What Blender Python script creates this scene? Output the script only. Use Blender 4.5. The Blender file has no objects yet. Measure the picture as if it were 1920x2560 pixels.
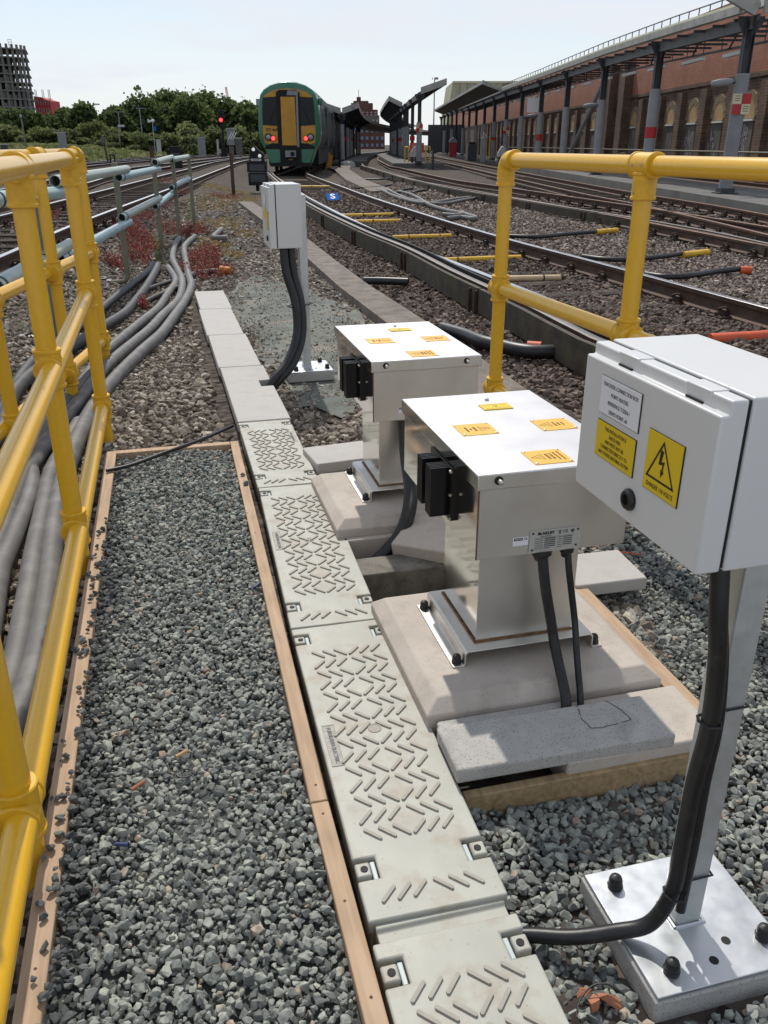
import bpy, math, random
import numpy as np
from mathutils import Vector, Matrix
R = math.radians
SC = bpy.context.scene
COL = SC.collection
rnd = random.Random(7)
nr = np.random.default_rng(11)

# ------------------------------------------------------------------ camera, sky, sun, exposure
PITCH = R(23.75); FPX = 2090.0; CH = 1.30
cam_d = bpy.data.cameras.new("camera"); cam = bpy.data.objects.new("camera", cam_d); COL.objects.link(cam)
cam.location = (0, 0, CH); cam.rotation_euler = (R(90) - PITCH, 0, 0)
cam_d.sensor_fit = 'VERTICAL'; cam_d.sensor_height = 36; cam_d.lens = 36 * FPX / 2560
cam_d.clip_start = 0.02; cam_d.clip_end = 5000
SC.camera = cam
SUN_EL, SUN_AZ = 52.0, -12.0        # azimuth measured from +Y towards +X
W = bpy.data.worlds.new("World"); SC.world = W; W.use_nodes = True
nt = W.node_tree; nt.nodes.clear()
wo = nt.nodes.new('ShaderNodeOutputWorld'); bg = nt.nodes.new('ShaderNodeBackground')
sky = nt.nodes.new('ShaderNodeTexSky'); sky.sky_type = 'NISHITA'; sky.sun_disc = False
sky.sun_elevation = R(SUN_EL); sky.sun_rotation = R(SUN_AZ); sky.air_density = 1.0; sky.dust_density = 0.4; sky.ozone_density = 1.0
tc = nt.nodes.new('ShaderNodeTexCoord'); mp = nt.nodes.new('ShaderNodeMapping'); mp.inputs['Scale'].default_value = (1.4, 1.4, 9.0)
nz = nt.nodes.new('ShaderNodeTexNoise'); nz.inputs['Scale'].default_value = 1.6; nz.inputs['Detail'].default_value = 6; nz.inputs['Roughness'].default_value = .55
rp = nt.nodes.new('ShaderNodeValToRGB'); rp.color_ramp.elements[0].position = .42; rp.color_ramp.elements[1].position = .62
rp.color_ramp.elements[0].color = (.22, .22, .22, 1); rp.color_ramp.elements[1].color = (.95, .95, .95, 1)
mx = nt.nodes.new('ShaderNodeMix'); mx.data_type = 'RGBA'
mx.inputs[7].default_value = (7.0, 7.3, 7.8, 1)      # thin bright cloud veil
nt.links.new(tc.outputs['Generated'], mp.inputs['Vector']); nt.links.new(mp.outputs['Vector'], nz.inputs['Vector'])
nt.links.new(nz.outputs['Fac'], rp.inputs['Fac']); nt.links.new(rp.outputs['Color'], mx.inputs[0])
sx_ = nt.nodes.new('ShaderNodeSeparateXYZ'); nt.links.new(tc.outputs['Generated'], sx_.inputs[0])
hr = nt.nodes.new('ShaderNodeMapRange'); hr.inputs['From Min'].default_value = .0; hr.inputs['From Max'].default_value = .32; hr.inputs['To Min'].default_value = .88; hr.inputs['To Max'].default_value = 0; nt.links.new(sx_.outputs['Z'], hr.inputs['Value'])
mm_ = nt.nodes.new('ShaderNodeMath'); mm_.operation = 'MAXIMUM'; nt.links.new(rp.outputs['Color'], mm_.inputs[0]); nt.links.new(hr.outputs['Result'], mm_.inputs[1]); nt.links.new(mm_.outputs[0], mx.inputs[0])
nt.links.new(sky.outputs['Color'], mx.inputs[6]); nt.links.new(mx.outputs[2], bg.inputs['Color'])
bg.inputs['Strength'].default_value = 0.118
nt.links.new(bg.outputs['Background'], wo.inputs['Surface'])
sl = bpy.data.lights.new("sun", 'SUN'); sl.energy = 3.35; sl.angle = R(0.9); sl.color = (1, .95, .87)
so = bpy.data.objects.new("sun", sl); COL.objects.link(so)
sd = Vector((math.sin(R(SUN_AZ)) * math.cos(R(SUN_EL)), math.cos(R(SUN_AZ)) * math.cos(R(SUN_EL)), math.sin(R(SUN_EL))))
so.rotation_euler = sd.to_track_quat('Z', 'Y').to_euler(); so.location = (-5, 30, 40)
SC.view_settings.view_transform = 'Standard'; SC.view_settings.look = 'None'
SC.view_settings.exposure = 0.0; SC.view_settings.gamma = 1.0

# ------------------------------------------------------------------ survey helpers: sight lines of the photo met with a known height or distance
def sight(u, v):
    x = (u - 960) / FPX; y = (1280 - v) / FPX
    return x, math.cos(PITCH) + y * math.sin(PITCH), -math.sin(PITCH) + y * math.cos(PITCH)
def G(u, v, z=0.0):
    a, b, c = sight(u, v); t = (z - CH) / c
    return Vector((a * t, b * t, z))
def P(u, v, Y):
    a, b, c = sight(u, v); t = Y / b
    return Vector((a * t, Y, CH + c * t))
FR = R(14.5); OX, OY = -0.03, 1.10           # the cable route's own frame: w across, s along
CF, SF = math.cos(FR), math.sin(FR)
def T(w, s, z=0.0): return Vector((OX + w * CF - s * SF, OY + w * SF + s * CF, z))
MT = Matrix.Translation((OX, OY, 0)) @ Matrix.Rotation(FR, 4, 'Z')

# ------------------------------------------------------------------ materials
def mat(name, base=(.5, .5, .5), rough=.6, metal=0.0, spec=.5, var=0.0, vscale=8, bump=0.0, bscale=60, col2=None, c2lo=.45, c2hi=.65, c2scale=4,
        emit=None, estr=0, coat=0, detail=5, speck=None, spscale=120, spth=.08, coord='Object', stretch=None, bdist=.01, rvar=0):
    m = bpy.data.materials.new(name); m.use_nodes = True; n = m.node_tree; N = n.nodes; Lk = n.links
    b = N['Principled BSDF']; b.inputs['Roughness'].default_value = rough; b.inputs['Metallic'].default_value = metal
    b.inputs['Specular IOR Level'].default_value = spec
    b.inputs['Base Color'].default_value = (*base, 1)
    if coat: b.inputs['Coat Weight'].default_value = coat; b.inputs['Coat Roughness'].default_value = .12
    if emit: b.inputs['Emission Color'].default_value = (*emit, 1); b.inputs['Emission Strength'].default_value = estr
    c = N.new('ShaderNodeTexCoord'); vec = c.outputs[coord]
    if stretch:
        mm = N.new('ShaderNodeMapping'); mm.inputs['Scale'].default_value = stretch; Lk.new(vec, mm.inputs['Vector']); vec = mm.outputs['Vector']
    cur = None
    if var:
        t = N.new('ShaderNodeTexNoise'); t.inputs['Scale'].default_value = vscale; t.inputs['Detail'].default_value = detail; Lk.new(vec, t.inputs['Vector'])
        mr = N.new('ShaderNodeMapRange'); mr.inputs['From Min'].default_value = .3; mr.inputs['From Max'].default_value = .7
        mr.inputs['To Min'].default_value = 1 - var; mr.inputs['To Max'].default_value = 1 + var; Lk.new(t.outputs['Fac'], mr.inputs['Value'])
        mu = N.new('ShaderNodeVectorMath'); mu.operation = 'SCALE'; mu.inputs[0].default_value = base; Lk.new(mr.outputs['Result'], mu.inputs['Scale']); cur = mu.outputs['Vector']
    if col2:
        t = N.new('ShaderNodeTexNoise'); t.inputs['Scale'].default_value = c2scale; t.inputs['Detail'].default_value = 7; t.inputs['Roughness'].default_value = .6; Lk.new(vec, t.inputs['Vector'])
        r = N.new('ShaderNodeMapRange'); r.inputs['From Min'].default_value = c2lo; r.inputs['From Max'].default_value = c2hi; Lk.new(t.outputs['Fac'], r.inputs['Value'])
        x = N.new('ShaderNodeMix'); x.data_type = 'RGBA'; Lk.new(r.outputs['Result'], x.inputs[0]); x.inputs[7].default_value = (*col2, 1)
        if cur: Lk.new(cur, x.inputs[6])
        else: x.inputs[6].default_value = (*base, 1)
        cur = x.outputs[2]
    if speck:
        t = N.new('ShaderNodeTexVoronoi'); t.inputs['Scale'].default_value = spscale; Lk.new(vec, t.inputs['Vector'])
        r = N.new('ShaderNodeMapRange'); r.inputs['From Min'].default_value = spth; r.inputs['From Max'].default_value = spth * 2.2
        r.inputs['To Min'].default_value = 1; r.inputs['To Max'].default_value = 0; Lk.new(t.outputs['Distance'], r.inputs['Value'])
        x = N.new('ShaderNodeMix'); x.data_type = 'RGBA'; Lk.new(r.outputs['Result'], x.inputs[0]); x.inputs[7].default_value = (*speck, 1)
        if cur: Lk.new(cur, x.inputs[6])
        else: x.inputs[6].default_value = (*base, 1)
        cur = x.outputs[2]
    if cur: Lk.new(cur, b.inputs['Base Color'])
    if rvar:
        t = N.new('ShaderNodeTexNoise'); t.inputs['Scale'].default_value = vscale * 1.7; t.inputs['Detail'].default_value = 5; Lk.new(vec, t.inputs['Vector'])
        r = N.new('ShaderNodeMapRange'); r.inputs['From Min'].default_value = .3; r.inputs['From Max'].default_value = .7
        r.inputs['To Min'].default_value = max(0.03, rough - rvar); r.inputs['To Max'].default_value = rough + rvar; Lk.new(t.outputs['Fac'], r.inputs['Value']); Lk.new(r.outputs['Result'], b.inputs['Roughness'])
    if bump:
        t = N.new('ShaderNodeTexNoise'); t.inputs['Scale'].default_value = bscale; t.inputs['Detail'].default_value = 6; Lk.new(vec, t.inputs['Vector'])
        bp = N.new('ShaderNodeBump'); bp.inputs['Strength'].default_value = bump; bp.inputs['Distance'].default_value = bdist; Lk.new(t.outputs['Fac'], bp.inputs['Height']); Lk.new(bp.outputs['Normal'], b.inputs['Normal'])
    return m

M = {}
M['yellow'] = mat('yellow_paint', (.76, .425, .018), .30, var=.035, vscale=60, bump=.10, bscale=300, bdist=.001, coat=.25, col2=(.62, .37, .04), c2lo=.62, c2hi=.85, c2scale=16, speck=(.45, .28, .05), spscale=28, spth=.012)
M['yellow_fit'] = mat('yellow_fitting', (.72, .40, .016), .42, var=.10, vscale=45, bump=.25, bscale=320, bdist=.002)
M['screw'] = mat('screw_steel', (.55, .53, .5), .35, 1)
M['steel_top'] = mat('stainless_sheet', (.50, .50, .52), .50, 1, var=.02, vscale=5, rvar=.04, col2=(.40, .395, .39), c2lo=.55, c2hi=.95, c2scale=5)
M['steel'] = mat('stainless_side', (.72, .70, .655), .42, 1, var=.07, vscale=3.5, rvar=.08, col2=(.64, .61, .56), c2lo=.5, c2hi=.75, c2scale=6)
M['steel_mirror'] = mat('stainless_polished', (.62, .60, .56), .12, 1, var=.06, vscale=3, rvar=.05, bump=.03, bscale=7)
M['weld'] = mat('heat_tinted_weld', (.20, .11, .05), .5, .7, var=.4, vscale=60)
M['galv'] = mat('galvanised', (.58, .60, .59), .42, .55, var=.08, vscale=26, rvar=.08, col2=(.48, .50, .48), c2lo=.5, c2hi=.7, c2scale=10, bump=.04, bscale=80)
M['galv_plate'] = mat('galvanised_plate', (.60, .62, .64), .36, .9, var=.05, vscale=18, rvar=.05, col2=(.52, .54, .56), c2lo=.45, c2hi=.8, c2scale=6)
M['cab'] = mat('grey_powder_coat', (.62, .62, .61), .38, spec=.5, bump=.08, bscale=420, bdist=.001, var=.015, vscale=4)
M['black'] = mat('black_plastic', (.012, .012, .012), .45, var=.2, vscale=30)
M['seal'] = mat('black_gasket', (.006, .006, .006), .7)
M['fin'] = mat('black_anodised', (.008, .008, .010), .38, .3)
M['cable'] = mat('black_cable_sheath', (.013, .013, .014), .42, var=.3, vscale=12, col2=(.05, .05, .052), c2lo=.55, c2hi=.85, c2scale=30, bump=.1, bscale=150, bdist=.002)
M['cable_grey'] = mat('weathered_grey_sheath', (.12, .115, .11), .62, var=.10, vscale=5, col2=(.22, .212, .20), c2lo=.45, c2hi=.8, c2scale=9, bump=.05, bscale=90, bdist=.001)
M['cable_dark'] = mat('dark_grey_sheath', (.045, .043, .042), .6, var=.12, vscale=5, col2=(.10, .095, .09), c2lo=.5, c2hi=.85, c2scale=9, bump=.05, bscale=90, bdist=.001)
M['conc'] = mat('concrete', (.50, .445, .385), .9, var=.10, vscale=6, col2=(.40, .35, .30), c2lo=.5, c2hi=.75, c2scale=11, speck=(.20, .17, .14), spscale=90, spth=.07, bump=.3, bscale=140, bdist=.0015)
M['conc_pale'] = mat('pale_concrete', (.47, .45, .42), .9, var=.08, vscale=7, col2=(.38, .36, .33), c2lo=.52, c2hi=.75, c2scale=7, speck=(.25, .23, .21), spscale=140, spth=.06, bump=.4, bscale=170, bdist=.002)
M['conc_grey'] = mat('grey_concrete', (.43, .415, .39), .9, var=.12, vscale=8, col2=(.33, .32, .30), c2lo=.5, c2hi=.7, c2scale=9, speck=(.22, .21, .20), spscale=150, spth=.14, bump=.5, bscale=150, bdist=.003)
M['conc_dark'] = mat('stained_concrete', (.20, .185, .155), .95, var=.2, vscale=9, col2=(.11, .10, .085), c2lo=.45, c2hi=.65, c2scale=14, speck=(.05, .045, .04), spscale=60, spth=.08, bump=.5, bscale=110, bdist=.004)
M['lid'] = mat('grey_green_resin', (.41, .41, .355), .55, var=.09, vscale=8, col2=(.30, .24, .17), c2lo=.50, c2hi=.76, c2scale=10, speck=(.30, .26, .20), spscale=45, spth=.05, bump=.12, bscale=160, bdist=.002)
M['lid_rib'] = mat('worn_resin_rib', (.36, .335, .285), .7, var=.08, vscale=40)
M['lid_dark'] = mat('lid_recess', (.16, .17, .16), .8, var=.1)
M['lid_pale'] = mat('lid_clip_plastic', (.46, .52, .52), .45)
def wood(name, base, dark, sx=(22, 1.4, 22)):
    m = bpy.data.materials.new(name); m.use_nodes = True; N = m.node_tree.nodes; Lk = m.node_tree.links; b = N['Principled BSDF']; b.inputs['Roughness'].default_value = .8
    c = N.new('ShaderNodeTexCoord'); mp_ = N.new('ShaderNodeMapping'); mp_.inputs['Scale'].default_value = sx; Lk.new(c.outputs['Object'], mp_.inputs['Vector'])
    t = N.new('ShaderNodeTexNoise'); t.inputs['Scale'].default_value = 3; t.inputs['Detail'].default_value = 6; t.inputs['Distortion'].default_value = .6; Lk.new(mp_.outputs['Vector'], t.inputs['Vector'])
    r = N.new('ShaderNodeValToRGB'); r.color_ramp.elements[0].position = .35; r.color_ramp.elements[1].position = .62
    r.color_ramp.elements[0].color = (*dark, 1); r.color_ramp.elements[1].color = (*base, 1); Lk.new(t.outputs['Fac'], r.inputs['Fac'])
    t2 = N.new('ShaderNodeTexNoise'); t2.inputs['Scale'].default_value = 7; Lk.new(c.outputs['Object'], t2.inputs['Vector'])
    x = N.new('ShaderNodeMix'); x.data_type = 'RGBA'; x.blend_type = 'MULTIPLY'; r2 = N.new('ShaderNodeMapRange'); r2.inputs['From Min'].default_value = .45; r2.inputs['From Max'].default_value = .75; r2.inputs['To Max'].default_value = .5
    Lk.new(t2.outputs['Fac'], r2.inputs['Value']); Lk.new(r2.outputs['Result'], x.inputs[0]); Lk.new(r.outputs['Color'], x.inputs[6]); x.inputs[7].default_value = (.62, .66, .66, 1)
    Lk.new(x.outputs[2], b.inputs['Base Color'])
    bp = N.new('ShaderNodeBump'); bp.inputs['Strength'].default_value = .3; bp.inputs['Distance'].default_value = .003; Lk.new(t.outputs['Fac'], bp.inputs['Height']); Lk.new(bp.outputs['Normal'], b.inputs['Normal'])
    return m
M['timber'] = wood('pale_timber', (.50, .355, .235), (.41, .275, .17))
M['timber_y'] = wood('treated_timber', (.42, .30, .16), (.29, .20, .10))
M['beam'] = mat('tarred_timber_board', (.060, .048, .034), .85, var=.35, vscale=7, col2=(.085, .085, .035), c2lo=.5, c2hi=.75, c2scale=5, bump=.4, bscale=60, bdist=.005)
M['sleeper'] = mat('sleeper_timber', (.050, .041, .034), .95, spec=.1, var=.3, vscale=9, bump=.4, bscale=60, bdist=.005, col2=(.10, .09, .08), c2lo=.5, c2hi=.7)
M['rail'] = mat('rusty_rail', (.075, .040, .026), .75, .2, var=.3, vscale=8, col2=(.11, .06, .035), c2lo=.5, c2hi=.7, bump=.2, bscale=70, bdist=.002)
M['railtop'] = mat('polished_rail_head', (.62, .61, .60), .26, 1, var=.08, vscale=5, stretch=(1, 1, 1))
M['railtop_rust'] = mat('dull_rail_head', (.20, .12, .085), .5, .5, var=.2, vscale=6)
M['chair'] = mat('rusty_chair', (.05, .028, .018), .8, var=.4, vscale=30, bump=.4, bscale=80, bdist=.004)
M['sign_y'] = mat('yellow_sign', (.72, .50, .012), .5)
M['sign_o'] = mat('amber_sign', (.80, .44, .05), .5)
M['sign_w'] = mat('white_sign', (.74, .74, .76), .45)
M['ink'] = mat('black_ink', (.012, .012, .012), .5)
M['ink_soft'] = mat('faded_ink', (.22, .14, .04), .6)
M['plate'] = mat('rating_plate', (.52, .52, .49), .4, .4)
M['blue'] = mat('blue_board', (.02, .12, .42), .9, spec=.1)
M['orange_pipe'] = mat('orange_duct', (.62, .10, .03), .5, var=.15)
M['tubeyel'] = mat('yellow_tube', (.72, .42, .03), .45, var=.12, vscale=5)
M['tubepale'] = mat('faded_tube', (.62, .45, .27), .6, var=.15, vscale=5)
M['grp_post'] = mat('olive_grp', (.17, .165, .11), .6, var=.12, vscale=20)
M['grp_tube_b'] = mat('blue_grey_tube', (.30, .42, .44), .42, var=.1, vscale=14, col2=(.42, .50, .50), c2lo=.5, c2hi=.7)
M['grp_tube_g'] = mat('grey_green_tube', (.36, .41, .36), .45, var=.12, vscale=14)
M['alu'] = mat('aluminium', (.6, .6, .6), .35, .9, var=.1)
M['brick_r'] = None
M['darksteel'] = mat('dark_painted_steel', (.035, .037, .042), .55, var=.2, vscale=3)
M['greypaint'] = mat('grey_paint', (.24, .25, .26), .6, var=.1, vscale=2)
M['colgrey'] = mat('grey_column_sleeve', (.26, .265, .27), .6, var=.12, vscale=2.5, bump=.0)
M['redpaint'] = mat('red_paint', (.42, .015, .02), .5)
M['whitepaint'] = mat('white_paint', (.75, .75, .73), .55)
M['creampaint'] = mat('cream_board', (.62, .55, .36), .7, var=.1)
M['fascia'] = mat('canopy_fascia', (.34, .33, .30), .7, var=.12, vscale=3, col2=(.22, .21, .19), c2lo=.5, c2hi=.7)
M['sheet'] = mat('translucent_sheet', (.62, .60, .42), .6, var=.1, vscale=2)
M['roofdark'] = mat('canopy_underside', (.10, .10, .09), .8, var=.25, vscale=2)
M['plat'] = mat('platform_surface', (.13, .125, .115), .9, var=.2, vscale=1.5, bump=.2, bscale=20)
M['track_green'] = mat('green_train_paint', (.030, .155, .085), .35, coat=.2, var=.08, vscale=2)
M['train_pale'] = mat('pale_green_roof', (.42, .55, .44), .4, var=.1, vscale=2)
M['train_dark'] = mat('train_side_grey', (.045, .05, .046), .65, spec=.2, var=.2, vscale=1)
M['train_yel'] = mat('train_yellow', (.48, .24, .02), .5, var=.12, vscale=3)
M['glass'] = mat('dark_glass', (.008, .010, .012), .25, spec=.25)
M['under'] = mat('underframe_black', (.006, .006, .006), .8)
M['tail'] = mat('tail_lamp', (.6, .01, .01), .3, emit=(1, .03, .03), estr=5)
M['lens'] = mat('clear_lens', (.30, .32, .34), .15)
M['loccab'] = mat('location_case_grey', (.22, .23, .24), .6, var=.08, vscale=3)
M['bark'] = mat('bark', (.055, .04, .028), .9, var=.3)
M['redscrap'] = mat('terracotta', (.42, .17, .09), .8, var=.25, vscale=30, bump=.4, bscale=60)
M['osb'] = mat('boarded_panel', (.50, .33, .16), .8, var=.12, vscale=2)
M['stucco'] = mat('grey_blockwork', (.13, .12, .105), .9, var=.3, vscale=1.2)

def brick(name, c1, c2, mortar, scale=1.0, soot=None):
    m = bpy.data.materials.new(name); m.use_nodes = True; N = m.node_tree.nodes; Lk = m.node_tree.links; b = N['Principled BSDF']; b.inputs['Roughness'].default_value = .9
    c = N.new('ShaderNodeTexCoord'); sp = N.new('ShaderNodeSeparateXYZ'); Lk.new(c.outputs['Object'], sp.inputs[0])
    ad = N.new('ShaderNodeMath'); ad.operation = 'ADD'; Lk.new(sp.outputs['X'], ad.inputs[0]); Lk.new(sp.outputs['Y'], ad.inputs[1])
    cb = N.new('ShaderNodeCombineXYZ'); Lk.new(ad.outputs[0], cb.inputs['X']); Lk.new(sp.outputs['Z'], cb.inputs['Y'])
    t = N.new('ShaderNodeTexBrick'); Lk.new(cb.outputs[0], t.inputs['Vector'])
    t.inputs['Color1'].default_value = (*c1, 1); t.inputs['Color2'].default_value = (*c2, 1); t.inputs['Mortar'].default_value = (*mortar, 1)
    t.inputs['Scale'].default_value = 1; t.inputs['Brick Width'].default_value = .225 * scale; t.inputs['Row Height'].default_value = .075 * scale; t.inputs['Mortar Size'].default_value = .009 * scale; t.inputs['Mortar Smooth'].default_value = .3
    nzz = N.new('ShaderNodeTexNoise'); nzz.inputs['Scale'].default_value = 1.1; nzz.inputs['Detail'].default_value = 8; nzz.inputs['Roughness'].default_value = .65; Lk.new(c.outputs['Object'], nzz.inputs['Vector'])
    r = N.new('ShaderNodeMapRange'); r.inputs['From Min'].default_value = .4; r.inputs['From Max'].default_value = .7; Lk.new(nzz.outputs['Fac'], r.inputs['Value'])
    x = N.new('ShaderNodeMix'); x.data_type = 'RGBA'; Lk.new(r.outputs['Result'], x.inputs[0]); Lk.new(t.outputs['Color'], x.inputs[6]); x.inputs[7].default_value = (*(soot or mortar), 1)
    Lk.new(x.outputs[2], b.inputs['Base Color'])
    bp = N.new('ShaderNodeBump'); bp.inputs['Strength'].default_value = .5; bp.inputs['Distance'].default_value = .02; Lk.new(t.outputs['Fac'], bp.inputs['Height']); bp.invert = True; Lk.new(bp.outputs['Normal'], b.inputs['Normal'])
    return m
M['brick_r'] = brick('orange_red_brick', (.40, .155, .088), (.46, .19, .11), (.30, .18, .13), 1.5, soot=(.31, .125, .08))
M['brick_b'] = brick('dark_brown_brick', (.12, .066, .043), (.21, .115, .07), (.20, .165, .125), 1.5, soot=(.08, .053, .04))
M['brick_t'] = mat('tower_brick', (.115, .05, .042), .9, var=.2, vscale=.15)

def stone_mat(name, ramp, rough=.85, bump=.35, bscale=90, attr='tint'):
    m = bpy.data.materials.new(name); m.use_nodes = True; N = m.node_tree.nodes; Lk = m.node_tree.links; b = N['Principled BSDF']; b.inputs['Roughness'].default_value = rough; b.inputs['Specular IOR Level'].default_value = .3
    a = N.new('ShaderNodeAttribute'); a.attribute_name = attr
    r = N.new('ShaderNodeValToRGB'); cr = r.color_ramp
    while len(cr.elements) < len(ramp): cr.elements.new(.5)
    for e, (p, c) in zip(cr.elements, ramp): e.position = p; e.color = (*c, 1)
    Lk.new(a.outputs['Fac'], r.inputs['Fac'])
    c = N.new('ShaderNodeTexCoord'); t = N.new('ShaderNodeTexNoise'); t.inputs['Scale'].default_value = bscale; t.inputs['Detail'].default_value = 5; Lk.new(c.outputs['Object'], t.inputs['Vector'])
    mr = N.new('ShaderNodeMapRange'); mr.inputs['From Min'].default_value = .3; mr.inputs['From Max'].default_value = .7; mr.inputs['To Min'].default_value = .72; mr.inputs['To Max'].default_value = 1.25; Lk.new(t.outputs['Fac'], mr.inputs['Value'])
    mu = N.new('ShaderNodeVectorMath'); mu.operation = 'SCALE'; Lk.new(r.outputs['Color'], mu.inputs[0]); Lk.new(mr.outputs['Result'], mu.inputs['Scale']); Lk.new(mu.outputs['Vector'], b.inputs['Base Color'])
    if bump: bp = N.new('ShaderNodeBump'); bp.inputs['Strength'].default_value = bump; bp.inputs['Distance'].default_value = .003; Lk.new(t.outputs['Fac'], bp.inputs['Height']); Lk.new(bp.outputs['Normal'], b.inputs['Normal'])
    else:
        tr = N.new('ShaderNodeBsdfTranslucent'); Lk.new(mu.outputs['Vector'], tr.inputs['Color']); ms = N.new('ShaderNodeMixShader'); ms.inputs[0].default_value = .5
        Lk.new(b.outputs[0], ms.inputs[1]); Lk.new(tr.outputs[0], ms.inputs[2]); Lk.new(ms.outputs[0], N['Material Output'].inputs['Surface'])
    return m
M['gravel'] = stone_mat('green_grey_chippings', [(0, (.085, .09, .09)), (.25, (.155, .163, .155)), (.45, (.235, .245, .225)), (.75, (.31, .322, .29)), (.96, (.36, .375, .32)), (.985, (.34, .26, .20)), (1, (.42, .36, .29))])
M['ballast'] = stone_mat('brown_grey_ballast', [(0, (.10, .08, .062)), (.3, (.18, .148, .115)), (.6, (.275, .23, .18)), (.85, (.37, .32, .26)), (.97, (.44, .41, .36)), (1, (.50, .45, .36))])
M['ballast_d'] = stone_mat('dirty_track_ballast', [(0, (.052, .037, .030)), (.4, (.105, .074, .058)), (.75, (.165, .12, .095)), (1, (.26, .20, .165))])
M['ballast_p'] = stone_mat('pinkish_ballast', [(0, (.095, .072, .057)), (.35, (.19, .145, .118)), (.7, (.275, .215, .178)), (1, (.41, .34, .285))])
M['leaf'] = stone_mat('leaves', [(0, (.05, .075, .026)), (.4, (.10, .135, .045)), (.75, (.15, .185, .065)), (1, (.21, .24, .10))], .7, 0, 3)
M['leaf_b'] = stone_mat('bush_leaves', [(0, (.085, .105, .04)), (.4, (.14, .165, .06)), (.8, (.22, .235, .10)), (1, (.30, .29, .15))], .7, 0, 3)
M['redherb'] = stone_mat('red_herb', [(0, (.07, .016, .013)), (.5, (.20, .035, .030)), (.82, (.30, .08, .06)), (.92, (.40, .27, .22)), (1, (.11, .13, .04))], .7, 0, 3)
M['drygrass'] = stone_mat('dry_moss', [(0, (.16, .11, .045)), (.5, (.30, .21, .09)), (.85, (.42, .32, .16)), (1, (.20, .20, .07))], .8, 0, 3)

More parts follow.
